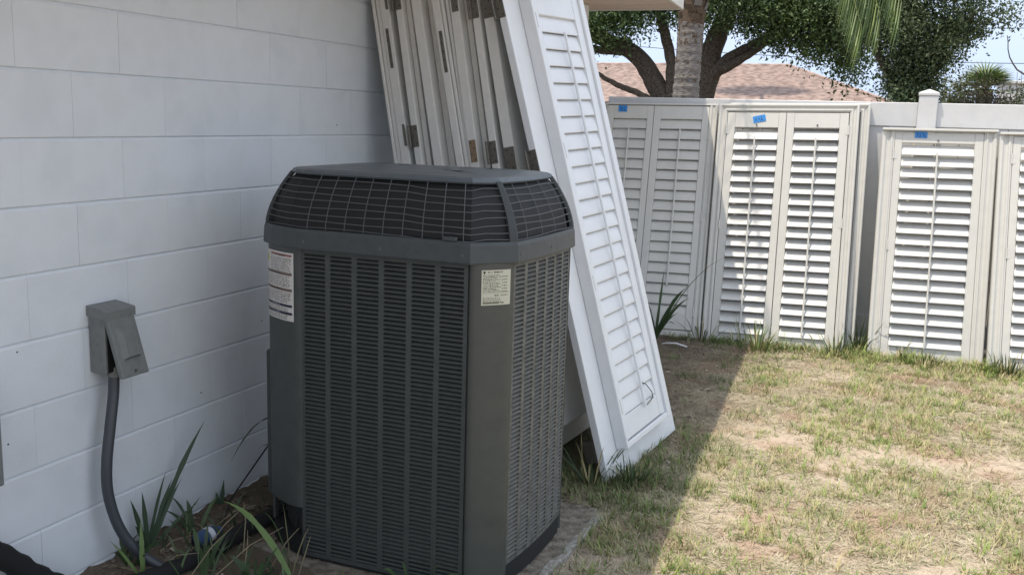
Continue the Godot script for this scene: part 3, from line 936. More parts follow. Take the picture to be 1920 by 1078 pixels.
func air_conditioner() -> void:
	var pad := thing("concrete_pad", "low worn concrete pad under the dark air conditioner", "concrete pad")
	var b := MB.new()
	var outline := []
	for q in [[0.32, -0.03], [0.6, 0.03], [1.0, 0.30], [1.36, 0.34], [1.382, -0.16], [1.392, -0.45], [1.402, -0.66], [1.40, -0.80], [1.36, -0.93], [0.8, -1.0], [0.28, -0.98]]: outline.append(Vector3(q[0], 0, q[1]))
	var lo := []
	var mi := []
	var hi := []
	for q in outline:
		var c := Vector3(0.83, 0, -0.48)
		lo.append(q + Vector3(0, -0.06, 0)); mi.append(q + Vector3(0, 0.004 + rng.randf_range(-0.005, 0.003), 0)); hi.append(q.lerp(c, 0.02) + Vector3(0, 0.0095, 0))
	b.loft([lo, mi, hi]); b.fan(hi)
	part("slab", b.mesh(), M.concrete, pad)
	b = MB.new()
	var prev := []
	for i in 26:                                     # chipped, paler arris of the slab along the lawn
		var t := i / 25.0
		var z := lerpf(-0.84, 0.33, t)
		var x := lerpf(1.402, 1.362, t) + rng.randf_range(-0.006, 0.006)
		var w := 0.020 + rng.randf_range(-0.007, 0.009)
		var hgt := 0.017 + rng.randf_range(-0.005, 0.004)
		var cur := [Vector3(x + 0.012, -0.02, z), Vector3(x + 0.007, hgt - 0.004, z), Vector3(x, hgt, z), Vector3(x - w, hgt - 0.001, z), Vector3(x - w - 0.014, 0.004, z)]
		if i > 0:
			for j in 4: b.quad(prev[j], prev[j + 1], cur[j + 1], cur[j])
		prev = cur
	part("worn_edge", b.mesh(), worn(lin(0.42, 0.41, 0.385), 0.9, 0.0, ntex(0.06, 41, [[0.0, Color(0.6, 0.58, 0.54)], [1.0, Color(1, 1, 1)]]), 1.5), pad)

	var u := thing("air_conditioner", "large dark grey louvered outdoor air conditioner with a wire grille top, beside the block wall", "air conditioner")
	b = MB.new()
	var base := [oct(-0.012, 0.010), oct(-0.004, 0.016), oct(-0.004, 0.086)]
	b.loft(base); b.fan(base[2])
	part("base_pan", b.mesh(), M.black, u)
	b = MB.new()
	b.loft([oct(-0.045, 0.08), oct(-0.045, 1.1201)])
	part("coil", b.mesh(), M.coil, u)
	# louvered sides
	var z1 := -0.0168
	louver_panel(u, PLAN[0] + Vector2(-0.006, 0), PLAN[1] + Vector2(-0.006, 0), 0.024, 1.1258, 6, 0.0150, 0.0, M.unit)
	louver_panel(u, PLAN[2], PLAN[3], 0.088, 1.1258, 6, 0.0150, 0.013, M.unit_side_lit)
	louver_panel(u, PLAN[4], PLAN[5], 0.088, 1.1258, 6, 0.030, 0.0, M.unit)
	louver_panel(u, PLAN[6], PLAN[7], 0.088, 1.1258, 6, 0.030, 0.0, M.unit)
	# corner posts: chamfered sheet metal with rounded bends
	var corners := [[PLAN[1], PLAN[2], 0.022, M.unit_post], [PLAN[7], PLAN[0], 0.2, M.unit], [PLAN[3], PLAN[4], 0.03, M.unit], [PLAN[5], PLAN[6], 0.03, M.unit]]
	for q in corners:
		var a: Vector2 = q[0]
		var e: Vector2 = q[1]
		var dir := (e - a).normalized()
		var out := Vector2(-dir.y, dir.x)
		if out.dot(a - Vector2(UX, UZ)) < 0: out = -out
		var line := []
		var steps := 9
		for i in steps + 1:
			var t := float(i) / steps
			line.append(a.lerp(e, t) + out * (0.004 + 0.030 * pow(1.0 - pow(absf(2.0 * t - 1.0), 3.0), 1.0) * (0.42 if q[2] < 0.1 else 0.85)))
		line.insert(0, a - out * 0.012); line.append(e - out * 0.012)
		b = MB.new()
		var nrm := []
		for i in line.size():
			var tn: Vector2 = (line[mini(i + 1, line.size() - 1)] - line[maxi(i - 1, 0)]).normalized()
			var no := Vector2(-tn.y, tn.x)
			if no.dot(out) < 0: no = -no
			nrm.append(Vector3(no.x, 0, no.y))
		for i in line.size() - 1:
			var p: Vector2 = line[i]
			var w: Vector2 = line[i + 1]
			var A := Vector3(p.x, q[2], p.y)
			var B := Vector3(w.x, q[2], w.y)
			var up := Vector3(0, 1.1277 - q[2], 0)
			if i == 0 or i == line.size() - 2: b.quad(A, B, B + up, A + up)
			else: b.quadn(A, B, B + up, A + up, nrm[i], nrm[i + 1], nrm[i + 1], nrm[i])
		var fl := []
		for p in line: fl.append(Vector3(p.x, q[2] + 0.0005, p.y))
		for i in range(1, fl.size() - 1): b.tri(fl[0], fl[i + 1], fl[i])
		part("corner_post", b.mesh(), q[3], u)
		# labels stuck on two of the posts
		if q[3] == M.unit_post or q[2] > 0.1:
			var lab := MB.new()
			var wl: bool = q[2] > 0.1
			var i0 := 1 if wl else 3
			var i1 := 9
			var ya := 0.8662 if wl else 0.9898
			var yb := 1.1028 if wl else 1.1028
			var n0 := float(i1 - i0)
			for i in range(i0, i1):
				var p: Vector2 = line[i]
				var w: Vector2 = line[i + 1]
				var A: Vector3 = Vector3(p.x, 0, p.y) + nrm[i] * 0.0016
				var B: Vector3 = Vector3(w.x, 0, w.y) + nrm[i + 1] * 0.0016
				var ta := (i - i0) / n0
				var tb := (i - i0 + 1) / n0
				lab.trin(A + Vector3(0, ya, 0), B + Vector3(0, ya, 0), B + Vector3(0, yb, 0), nrm[i], nrm[i + 1], nrm[i + 1], Vector2(ta, 1), Vector2(tb, 1), Vector2(tb, 0))
				lab.trin(A + Vector3(0, ya, 0), B + Vector3(0, yb, 0), A + Vector3(0, yb, 0), nrm[i], nrm[i + 1], nrm[i], Vector2(ta, 1), Vector2(tb, 0), Vector2(ta, 0))
			var lo2 := part("warning_label" if wl else "rating_label", lab.mesh(), M.warning if wl else M.rating, u)
			lo2.set_meta("label", "white warning label with red and brown headings" if wl else "cream rating label with small print")
	# cap: band, grille, lid
	b = MB.new()
	var band := [oct(0.004, 1.1201), oct(0.016, 1.1201), oct(0.018, 1.1258), oct(0.015, 1.1776), oct(0.012, 1.1891), oct(0.004, 1.1910), oct(0.0, 1.1776)]
	b.loft(band)
	part("cap_band", b.mesh(), M.unit_lid, u)
	b = MB.new()
	b.loft([oct(-0.012, 1.1201), oct(-0.008, 1.1967), oct(-0.019, 1.2542), oct(-0.035, 1.3021), oct(-0.058, 1.3404), oct(-0.088, 1.3711)])
	part("fan_shroud", b.mesh(), M.black, u)
	b = MB.new()
	var lid := [oct(-0.088, 1.3672), oct(-0.070, 1.3653, 0.004), oct(-0.066, 1.3711, 0.004), oct(-0.070, 1.3807, 0.004), oct(-0.082, 1.3859, 0.003), oct(-0.16, 1.3917), oct(-0.26, 1.3950)]
	b.loft(lid); b.fan(lid[-1])
	part("lid", b.mesh(), M.lid, u)
	var out_at := func(t: float) -> float: return 0.008 - 0.077 * pow(t, 1.7)
	var y_at := func(t: float) -> float: return 1.1823 + 0.1916 * t
	# ring vertices where sides begin: each side has 8 steps, each chamfer 3
	for idx in [[10, 11, 0.52, 1.0, 0.0, 0.08], [18, 19, 0.75, 1.0, 0.0, 0.5], [32, 33, 0.3, 1.0, 0.0, 0.1], [40, 41, 0.7, 1.0, 0.0, 0.0]]:
		b = MB.new()
		var steps := 8
		for i in steps:
			var ta := float(i) / steps
			var tb := float(i + 1) / steps
			var ra := oct(out_at.call(ta) + 0.004, y_at.call(ta))
			var rb := oct(out_at.call(tb) + 0.004, y_at.call(tb))
			for seg in [[idx[0], idx[2], idx[3]], [idx[1], idx[4], idx[5]]]:
				var i0: int = seg[0]
				var i1: int = (i0 + 1) % 44
				if seg[1] == seg[2]: continue
				var A: Vector3 = ra[i0].lerp(ra[i1], seg[1])
				var B: Vector3 = ra[i0].lerp(ra[i1], seg[2])
				var C: Vector3 = rb[i0].lerp(rb[i1], seg[2])
				var E: Vector3 = rb[i0].lerp(rb[i1], seg[1])
				b.quad(A, B, C, E)
				var inn := (Vector3(UX, A.y, UZ) - A).normalized() * 0.012
				b.quad(A + inn, A, E, E + inn); b.quad(B, B + inn, C + inn, C)
		part("grille_post", b.mesh(), M.strap, u)
	for k in 8:
		var t := (k + 0.6) / 8.6
		var ring := oct(out_at.call(t), y_at.call(t), 0.0)
		for i in ring.size():
			ring[i] += Vector3(0, 0.0022 * sin(i * 0.9 + k * 1.7) - (0.006 if i > 5 and i < 9 else 0.0), 0)
		ring.append(ring[0])
		b = MB.new()
		b.tube(ring, 0.0015, 5, false)
		part("grille_wire", b.mesh(), M.wire, u)
	var spots := []
	for s in 4:
		for i in 9:
			if s % 2 == 1 and i % 2 == 0: continue
			spots.append(s * 11 + (i + 0.35) * 8.0 / 8.7)
	for g in spots:
		var pts := []
		for i in 7:
			var t := i / 6.0
			var ring := oct(out_at.call(t) - 0.002, y_at.call(t), 0.0)
			var i0 := int(g)
			pts.append(ring[i0 % 44].lerp(ring[(i0 + 1) % 44], g - i0))
		b = MB.new()
		b.tube(pts, 0.0015, 5, false)
		part("grille_wire", b.mesh(), M.wire, u)
	for q in [[0.03, 0.0], [0.5, 0.0], [0.97, 0.0]]:
		for e in [[PLAN[0], PLAN[1]], [PLAN[2], PLAN[3]]]:
			var p: Vector2 = e[0].lerp(e[1], q[0])
			var nn: Vector2 = (e[1] - e[0]).normalized()
			nn = Vector2(-nn.y, nn.x)
			var sbase: Vector3 = Vector3(p.x, 1.148, p.y) + Vector3(nn.x, 0, nn.y) * (0.0145 + (0.0 if e[0] == PLAN[0] else 0.013 * 4.0 * q[0] * (1.0 - q[0])))
			b = MB.new()
			b.tube([sbase, sbase + Vector3(nn.x, 0, nn.y) * 0.004], 0.0048, 7)
			part("screw", b.mesh(), M.steel, u)
	# small latch on the band and fittings low on the left corner
	b = MB.new()
	b.box(T(1.114, 1.197, z1 + 0.012), Vector3(0.05, 0.014, 0.012), 0.003)
	part("latch", b.mesh(), M.unit_lid, u)
	b = MB.new()
	b.box(T(0.338, 0.44, -0.23), Vector3(0.076, 0.55, 0.16), 0.006)
	part("valve_cover", b.mesh(), M.unit, u)
	b = MB.new()
	b.tube([Vector3(0.47, 0.0, -0.09), Vector3(0.475, 0.12, -0.09), Vector3(0.52, 0.21, -0.12)], 0.012, 8)
	b.tube([Vector3(0.52, 0.0, -0.06), Vector3(0.52, 0.12, -0.08), Vector3(0.55, 0.21, -0.12)], 0.009, 8)
	part("pipe_stub", b.mesh(), M.black, u)

# ---------------------------------------------------------------- things on and by the house wall
func collar_mesh(a: Vector3, c: Vector3) -> ArrayMesh:
	var d := (c - a).normalized()
	var b := MB.new()
	b.tube([a - d * 0.03, a + d * 0.0, a + d * 0.001, a + d * 0.022, a + d * 0.023, a + d * 0.034], [0.019, 0.019, 0.0235, 0.0235, 0.020, 0.020], 12)
	return b.mesh()
func wall_fittings() -> void:
	var o := thing("outlet_box", "grey weatherproof electrical box with its cover swung open, on the block wall", "electrical box", T(0, 0.7, 0.32))
	var b := MB.new()
	b.box(T(0.034, 0.112, 0.006), Vector3(0.068, 0.196, 0.116), 0.004)
	part("body", b.mesh(), M.box, o)
	b = MB.new()
	var hd := [Vector2(0.001, 0.205), Vector2(0.001, 0.238), Vector2(0.082, 0.226), Vector2(0.086, 0.222), Vector2(0.086, 0.196), Vector2(0.070, 0.196)]
	var xf := Transform3D(Basis(Vector3.RIGHT, Vector3.FORWARD, Vector3.UP), Vector3(0, 0, 0.070))
	b.extrude(hd, xf, 0.128)
	part("hood", b.mesh(), M.box, o)
	b = MB.new()
	b.box(T(0.069, 0.10, 0.006), Vector3(0.003, 0.165, 0.095), 0.0)
	part("opening", b.mesh(), M.hole, o)
	var tilt := Transform3D(Basis(Vector3.BACK, deg_to_rad(17.0)), Vector3(0.080, 0.203, 0.006))
	b = MB.new()
	b.box(tilt * T(0, -0.102, 0), Vector3(0.006, 0.204, 0.116), 0.002)
	for sz in [-1, 1]: b.box(tilt * T(-0.008, -0.102, 0.055 * sz), Vector3(0.016, 0.20, 0.004), 0.001)
	var cv := part("cover", b.mesh(), M.box, o)
	b = MB.new()
	var lo := []
	var hi := []
	for q in [[-0.035, -1], [-0.035, 1], [-0.145, 1], [-0.145, -1]]:
		lo.append(tilt * Vector3(0.003, q[0], q[1] * 0.038)); hi.append(tilt * Vector3(0.020, q[0] - (0.022 if q[0] > -0.1 else -0.006), q[1] * 0.027))
	for k in 4:
		var j := (k + 1) % 4
		b.quad(lo[k], hi[k], hi[j], lo[j])
	b.quad(hi[0], hi[3], hi[2], hi[1])
	part("raised_panel", b.mesh(), M.box, cv)
	for sz in [-1, 1]:
		b = MB.new()
		b.tube([Vector3(0.078, 0.2035, 0.006 + 0.040 * sz), Vector3(0.078, 0.2035, 0.006 + 0.056 * sz)], 0.0042, 8)
		part("hinge", b.mesh(), M.box, o)
	b = MB.new()
	var sp := tilt * Vector3(0.003, -0.188, 0.0)
	b.tube([sp, sp + Vector3(0.003, 0.001, 0)], 0.0055, 8)
	part("screw", b.mesh(), M.steel, cv)
	var co := thing("flexible_conduit", "dark grey flexible conduit hanging from the electrical box down to the ground", "conduit")
	b = MB.new()
	var key := [Vector3(0.055, 0.73, 0.335), Vector3(0.058, 0.64, 0.345), Vector3(0.06, 0.53, 0.368), Vector3(0.06, 0.42, 0.388), Vector3(0.062, 0.32, 0.392), Vector3(0.075, 0.22, 0.378), Vector3(0.095, 0.14, 0.352), Vector3(0.125, 0.075, 0.315), Vector3(0.165, 0.034, 0.288), Vector3(0.20, 0.012, 0.27), Vector3(0.24, -0.02, 0.25)]
	var cu := Curve3D.new()
	for i in key.size():
		var tn: Vector3 = (key[mini(i + 1, key.size() - 1)] - key[maxi(i - 1, 0)]) / 6.0
		cu.add_point(key[i], -tn, tn)
	var pts := []
	for i in 70: pts.append(cu.sample_baked(cu.get_baked_length() * i / 69.0, true))
	b.tube(pts, 0.018, 14)
	part("collar", collar_mesh(key[0], key[1]), M.box, co)
	tag(part(numbered("conduit_hose"), b.mesh(), M.conduit, co), "", "")
	co.get_child(0).remove_meta("label")
	var eb := thing("electrical_box", "dark grey electrical cabinet at the left edge, low on the block wall", "electrical box", T(0, 0.50, 0.92))
	b = MB.new()
	b.box(T(0.05, 0.14, 0), Vector3(0.099, 0.30, 0.22), 0.004)
	part("body", b.mesh(), M.box, eb)
	b = MB.new()
	b.box(T(0.1025, 0.14, 0), Vector3(0.006, 0.28, 0.20), 0.002)
	part("cover", b.mesh(), M.box, eb)
	b = MB.new()
	var fp := [Vector3(0.05, 0.42, 1.0), Vector3(0.06, 0.33, 0.88), Vector3(0.065, 0.235, 0.78), Vector3(0.07, 0.155, 0.70), Vector3(0.09, 0.085, 0.62), Vector3(0.13, 0.040, 0.53), Vector3(0.20, 0.034, 0.41), Vector3(0.24, 0.034, 0.28), Vector3(0.262, 0.038, 0.10), Vector3(0.265, 0.045, -0.10), Vector3(0.33, 0.07, -0.30)]
	var c2 := Curve3D.new()
	for i in fp.size():
		var tn: Vector3 = (fp[mini(i + 1, fp.size() - 1)] - fp[maxi(i - 1, 0)]) / 6.0
		c2.add_point(fp[i], -tn, tn)
	pts = []
	var rad := []
	for i in 110:
		pts.append(c2.sample_baked(c2.get_baked_length() * i / 109.0, true)); rad.append((0.036 if i < 50 else 0.030) + 0.0025 * sin(i * 1.1) + rng.randf_range(-0.0012, 0.0012))
	b.tube(pts, rad, 14)
	tag(part(numbered("refrigerant_pipe"), b.mesh(), M.foam, self), "thick black foam covered pipe curving down the wall in the lower left corner", "pipe")
	b = MB.new()
	b.tube([Vector3(0.34, 0.52, -0.40), Vector3(0.20, 0.34, -0.42), Vector3(0.13, 0.25, -0.39), Vector3(0.115, 0.17, -0.29), Vector3(0.12, 0.10, -0.16), Vector3(0.16, 0.03, -0.06), Vector3(0.19, 0.012, 0.0)], 0.0032, 7)
	tag(part(numbered("thin_cable"), b.mesh(), M.black, self), "thin dark cable drooping from behind the air conditioner to the dirt", "cable")
	var bt := thing("bottle", "small blue plastic bottle with a white band lying in the dirt by the wall", "bottle", Transform3D(Basis(Vector3.UP, deg_to_rad(84)).rotated(Vector3.RIGHT, 0.05), Vector3(0.196, 0.055, 0.07)))
	b = MB.new()
	var prof := [[-0.0505, 0.006], [-0.050, 0.024], [-0.046, 0.030], [-0.012, 0.0315], [0.030, 0.0305], [0.044, 0.026], [0.052, 0.014], [0.066, 0.013], [0.067, 0.003]]
	var pp := []
	var rr := []
	for q in prof:
		pp.append(Vector3(q[0], 0, 0)); rr.append(q[1])
	b.tube(pp, rr, 18)
	part("body", b.mesh(), M.bottle, bt)
	b = MB.new()
	b.tube([Vector3(-0.006, 0, 0), Vector3(0.016, 0, 0)], 0.0322, 18, false)
	part("band", b.mesh(), M.white_band, bt)

# ---------------------------------------------------------------- weeds one can tell apart
func leaf_curve(b: MB, base: Vector3, tip: Vector3, sag: float, w: float, side: Vector3, g: Color, seg := 7) -> void:
	var p := []
	var ws := []
	for i in seg + 1:
		var t := float(i) / seg
		var q := base.lerp(tip, t) + Vector3(0, sag * 4.0 * t * (1.0 - t), 0)
		p.append(q)
		ws.append(w * (0.45 + 0.55 * sin(PI * minf(1.0, t * 1.5 + 0.1)) if t < 0.55 else 1.0 * (1.0 - (t - 0.55) / 0.45) + 0.02))
	b.col = g
	b.ribbon(p, ws, side.normalized(), 0.3)
func weeds() -> void:
	var dark := Color(0.035, 0.060, 0.030)
	var mid := Color(0.075, 0.125, 0.045)
	var pale := Color(0.12, 0.185, 0.055)
	var b := MB.new()
	var o := Vector3(0.05, 0.0, 0.215)
	leaf_curve(b, o + Vector3(0, 0.02, -0.01), Vector3(0.09, 0.437, -0.06), 0.03, 0.012, Vector3(0.73, 0, -0.68), dark, 10)
	for q in [[0.03, 0.235, 0.262, 0.015], [0.05, 0.255, 0.226, 0.015], [0.10, 0.28, 0.13, 0.013], [0.10, 0.265, 0.08, 0.013], [0.06, 0.15, 0.275, 0.016], [0.09, 0.31, 0.15, 0.010], [0.13, 0.16, 0.03, 0.014], [0.07, 0.09, 0.30, 0.012]]:
		leaf_curve(b, o + Vector3(rng.randf_range(0, 0.02), 0.01, rng.randf_range(-0.015, 0.015)), Vector3(q[0], q[1], q[2]), 0.02, q[3] * 0.6, Vector3(0.73, 0, -0.68), dark)
	tag(part(numbered("weed"), b.mesh(), M.blade, self), "dark spiky weed with one long blade, growing against the wall below the electrical box", "weed", "weeds along the wall")
	b = MB.new()
	leaf_curve(b, Vector3(0.30, 0.30, -0.40), Vector3(0.10, 0.235, -0.19), 0.13, 0.016, Vector3(0.6, 0.5, -0.5), dark, 10)
	leaf_curve(b, Vector3(0.30, 0.20, -0.40), Vector3(0.16, 0.27, -0.27), 0.05, 0.011, Vector3(0.6, 0.5, -0.5), dark)
	leaf_curve(b, Vector3(0.26, 0.0, -0.42), Vector3(0.30, 0.31, -0.40), 0.0, 0.007, Vector3(0.6, 0, 0.6), dark)
	leaf_curve(b, Vector3(0.26, 0.0, -0.42), Vector3(0.20, 0.36, -0.33), 0.02, 0.016, Vector3(0.73, 0, -0.68), dark)
	tag(part(numbered("weed"), b.mesh(), M.blade, self), "arching dark leaves poking out between the wall and the air conditioner", "weed", "weeds along the wall")
	b = MB.new()
	for q in [[-0.04, 0.10, -0.20], [0.0, 0.14, -0.235], [0.02, 0.07, -0.15]]:
		leaf_curve(b, Vector3(0.03, 0.0, -0.21), Vector3(0.03 + q[0] * 0.3, q[1], q[2]), 0.0, 0.009, Vector3(0.73, 0, -0.68), dark)
	tag(part(numbered("weed"), b.mesh(), M.blade, self), "little dark sprout at the foot of the wall beside the air conditioner", "weed", "weeds along the wall")
	b = MB.new()
	leaf_curve(b, Vector3(0.60, 0.02, 0.135), Vector3(0.34, 0.245, 0.15), 0.05, 0.011, Vector3(0.38, 0.45, -0.68), pale, 10)
	leaf_curve(b, Vector3(0.58, 0.02, 0.10), Vector3(0.40, 0.17, 0.02), 0.05, 0.006, Vector3(0.3, 0.2, 0.9), mid)
	leaf_curve(b, Vector3(0.58, 0.02, 0.10), Vector3(0.52, 0.24, 0.06), 0.02, 0.0035, Vector3(0.9, 0.0, 0.3), Color(0.22, 0.2, 0.12))
	leaf_curve(b, Vector3(0.60, 0.02, 0.12), Vector3(0.66, 0.20, 0.10), 0.02, 0.0035, Vector3(0.9, 0.0, 0.3), Color(0.22, 0.2, 0.12))
	tag(part(numbered("weed"), b.mesh(), M.blade, self), "broad light green blade leaning in front of the air conditioner's left corner", "weed", "weeds along the wall")
	b = MB.new()
	for q in [[0.12, 0.10, 0.36, 0.008, 0.31], [0.16, 0.04, 0.37, 0.006, 0.36], [0.09, 0.06, 0.40, 0.006, 0.42]]:
		leaf_curve(b, Vector3(0.17, 0.0, 0.36), Vector3(q[0], q[1] + 0.1, q[4]), 0.01, q[3], Vector3(0.73, 0, -0.68), pale)
	tag(part(numbered("weed"), b.mesh(), M.blade, self), "short pale green blades beside the conduit at the bottom of the view", "weed", "weeds along the wall")
	b = MB.new()
	for k in 5:
		leaf_curve(b, Vector3(0.98 + 0.03 * k, 0.02, 0.05), Vector3(0.94 + 0.06 * k, 0.10 + 0.03 * (k % 2), 0.10 - 0.02 * k), 0.02, 0.016, Vector3(0.3, 0.1, 0.9), mid)
	tag(part(numbered("weed"), b.mesh(), M.blade, self), "low green leaves under the front of the air conditioner", "weed", "weeds along the wall")
	for q in [[0.11, 0.02, 0.15, 7, "dark grassy weed against the wall between the spiky weed and the small sprout"], [0.30, 0.22, 0.16, 9, "green weed clump growing beside the black pipe near the unit"], [0.09, 0.33, 0.13, 6, "small green weed behind the foot of the grey conduit"], [0.50, 0.20, 0.12, 9, "low leafy weed in front of the unit's open left corner"]]:
		b = MB.new()
		for k in q[3]:
			var a := rng.randf() * TAU
			var base := Vector3(q[0] + cos(a) * 0.02, 0, q[1] + sin(a) * 0.02)
			base.y = gy(base.x, base.z) - 0.004
			var l: float = q[2] * rng.randf_range(0.6, 1.25)
			var lean := rng.randf_range(0.2, 0.8)
			leaf_curve(b, base, base + Vector3(cos(a) * lean, 1.0 - 0.5 * lean, sin(a) * lean) * l, l * 0.14, rng.randf_range(0.005, 0.010), Vector3(0.73, 0, -0.68), dark.lerp(mid, rng.randf() * 0.8), 7)
		tag(part(numbered("weed"), b.mesh(), M.blade, self), q[4], "weed", "weeds along the wall")
	# dry stalks leaning about in the corner between wall and unit
	b = MB.new()
	b.col = Color(0.24, 0.20, 0.13)
	for q in [[0.30, 0.30, 0.42, 0.19, 0.20], [0.36, 0.24, 0.52, 0.15, 0.06], [0.22, 0.14, 0.30, 0.16, -0.02], [0.44, 0.18, 0.40, 0.13, 0.10], [0.15, 0.30, 0.34, 0.11, 0.28], [0.50, 0.12, 0.60, 0.17, 0.08], [0.10, -0.05, 0.24, 0.10, -0.16], [0.62, 0.12, 0.66, 0.16, 0.10], [0.34, 0.05, 0.26, 0.15, -0.06]]:
		var p0 := Vector3(q[0], 0.005, q[1])
		var p1 := Vector3(q[2], q[3], q[4])
		b.tube([p0, p0.lerp(p1, 0.5) + Vector3(0.01, 0.03, 0.0), p1], [0.0026, 0.0022, 0.001], 5)
	for k in 16:
		var p0 := Vector3(rng.randf_range(0.06, 0.62), 0.012, rng.randf_range(-0.15, 0.36))
		var a := rng.randf() * TAU
		p0.y = gy(p0.x, p0.z) + 0.006
		b.tube([p0, p0 + Vector3(cos(a) * 0.07, 0.012, sin(a) * 0.07), p0 + Vector3(cos(a + 0.2) * 0.15, 0.006, sin(a + 0.2) * 0.15)], [0.0030, 0.0028, 0.0018], 5)
	tag(part(numbered("dry_stalks"), b.mesh(), M.straw, self), "dead brown stalks and twigs in the corner between wall and air conditioner", "dead weeds").set_meta("kind", "stuff")
	b = MB.new()
	for k in 60:
		var a := rng.randf() * TAU
		var base := Vector3(rng.randf_range(0.03, 0.66), 0.0, rng.randf_range(0.0, 0.36) - (0.35 if k % 3 == 0 else 0.0))
		if blocked(base.x, base.z): continue
		base.y = gy(base.x, base.z)
		var l := rng.randf_range(0.05, 0.17)
		leaf_curve(b, base, base + Vector3(cos(a) * 0.5, 0.85, sin(a) * 0.5) * l, 0.015, rng.randf_range(0.002, 0.005), Vector3(0.73, 0, -0.68), dark.lerp(mid, rng.randf()), 5)
	tag(part(numbered("sprouts"), b.mesh(), M.blade, self), "scattered thin green sprouts on the dirt around the blue bottle", "weeds").set_meta("kind", "stuff")
	# tall weed in front of the shaded shutter pair
	b = MB.new()
	o = Vector3(0.77, 0.0, -4.16)
	for q in [[0.99, 0.42, -4.15, 0.020, 0.06], [1.02, 0.35, -4.14, 0.018, 0.05], [0.96, 0.24, -4.10, 0.012, 0.04], [0.93, 0.15, -4.08, 0.010, 0.06], [0.80, 0.52, -4.2, 0.010, 0.0], [1.32, 0.66, -4.25, 0.005, 0.16], [0.70, 0.3, -4.1, 0.012, 0.04]]:
		leaf_curve(b, o, Vector3(q[0], q[1], q[2]), q[4], q[3] * 1.2, Vector3(0.6, 0.2, -0.4), dark.lerp(mid, rng.randf()), 10)
	tag(part(numbered("weed"), b.mesh(), M.blade, self), "tall weed with broad arching blades before the shaded shutter pair", "weed", "weeds by the fence")
	# grass clumps along the foot of the shutters
	var clumps := [[1.09, -4.28, 0.26, 16, 0, "dark wispy grass clump in the gap between the shaded pair and the wide pair"], [1.50, -4.18, 0.30, 46, 1, "bright green grass clump at the left foot of the wide shutter pair"], [2.02, -4.30, 0.24, 40, 1, "bushy green grass clump at the right foot of the wide shutter pair"], [2.16, -4.55, 0.34, 60, 0, "tall dark grass clump in the gap beside the single shutter"], [3.12, -4.34, 0.20, 40, 0, "grass clump at the foot of the shutter at the right edge"], [2.62, -4.36, 0.12, 26, 0, "low grass clump under the single shutter below the post"], [1.40, -1.30, 0.16, 46, 0, "shaded grass clump at the foot of the flat door board"], [1.24, -1.18, 0.24, 26, 0, "thin grass sprouting by the door board's near corner, close to the air conditioner"], [1.15, 0.06, 0.10, 22, 2, "small grass clump at the near corner of the concrete pad"]]
	for q in clumps:
		b = MB.new()
		for k in int(q[3] * 1.7):
			var a := rng.randf() * TAU
			var rr := rng.randf() * rng.randf_range(0.05, 0.16)
			var base := Vector3(q[0] + cos(a) * rr, -0.005, q[1] + sin(a) * rr * 0.7)
			var ln: float = q[2] * rng.randf_range(0.25, 1.05)
			var lean := rng.randf_range(0.1, 0.95)
			var tip := base + Vector3(cos(a) * lean, 1.0 - lean * 0.45, sin(a) * lean) * ln
			var g := (dark.lerp(mid, rng.randf()) if q[4] == 0 else mid.lerp(pale, rng.randf()))
			if rng.randf() < 0.22: g = Color(0.34, 0.29, 0.15)
			leaf_curve(b, base, tip, ln * 0.10, rng.randf_range(0.0022, 0.0048), Vector3(-sin(a), 0.2, cos(a)), g, 5)
		tag(part(numbered("grass_clump"), b.mesh(), M.blade, self), q[5], "grass clump", "grass clumps at the foot of shutters and pad")
	# pale runners lying in the shade by the fence
	b = MB.new()
	b.tube([Vector3(0.86, 0.01, -4.02), Vector3(0.9, 0.03, -3.98), Vector3(0.97, 0.035, -3.98), Vector3(1.04, 0.012, -4.01)], 0.007, 6)
	tag(part(numbered("plastic_scrap"), b.mesh(), M.vinyl, self), "small white curl of plastic lying in the shade before the closed shutter pair", "scrap")

# ---------------------------------------------------------------- lawn
func tuft(n: int, h: float, spread: float, w: float, flat: float, s: int) -> ArrayMesh:
	var r := RandomNumberGenerator.new()
	r.seed = s
	var b := MB.new()
	for k in n:
		var a := r.randf() * TAU
		var base := Vector3(cos(a), 0, sin(a)) * spread * sqrt(r.randf())
		var a2 := a + r.randf_range(-1.2, 1.2)
		var l := h * r.randf_range(0.5, 1.1)
		var lean := clampf(flat + r.randf_range(-0.25, 0.25), 0.0, 1.0)
		var dirn := Vector3(cos(a2) * lean, 1.0 - lean * 0.93, sin(a2) * lean).normalized()
		var mid := base + dirn * l * 0.55
		var tip := base + dirn * l + Vector3(cos(a2), -0.45, sin(a2)) * l * 0.12
		mid.y = maxf(mid.y, 0.003); tip.y = maxf(tip.y, 0.002)
		var sd := Vector3(-sin(a2), 0, cos(a2)) * w * r.randf_range(0.6, 1.2)
		var g := r.randf_range(0.75, 1.2)
		b.col = Color(g, g, g)
		b.quad(base - sd, base + sd, mid + sd * 0.8, mid - sd * 0.8)
		b.tri(mid - sd * 0.8, mid + sd * 0.8, tip)
	return b.mesh()
func on_ground(x: float, z: float, s: float) -> Transform3D:
	return Transform3D(Basis(Vector3.UP, rng.randf() * TAU).scaled(Vector3(s, s * rng.randf_range(0.8, 1.2), s)), Vector3(x, gy(x, z) - 0.001, z))
func blocked(x: float, z: float) -> bool:
	return (x > 0.3 and x < 1.40 and z > -0.95 and z < 0.10) or x < 0.03
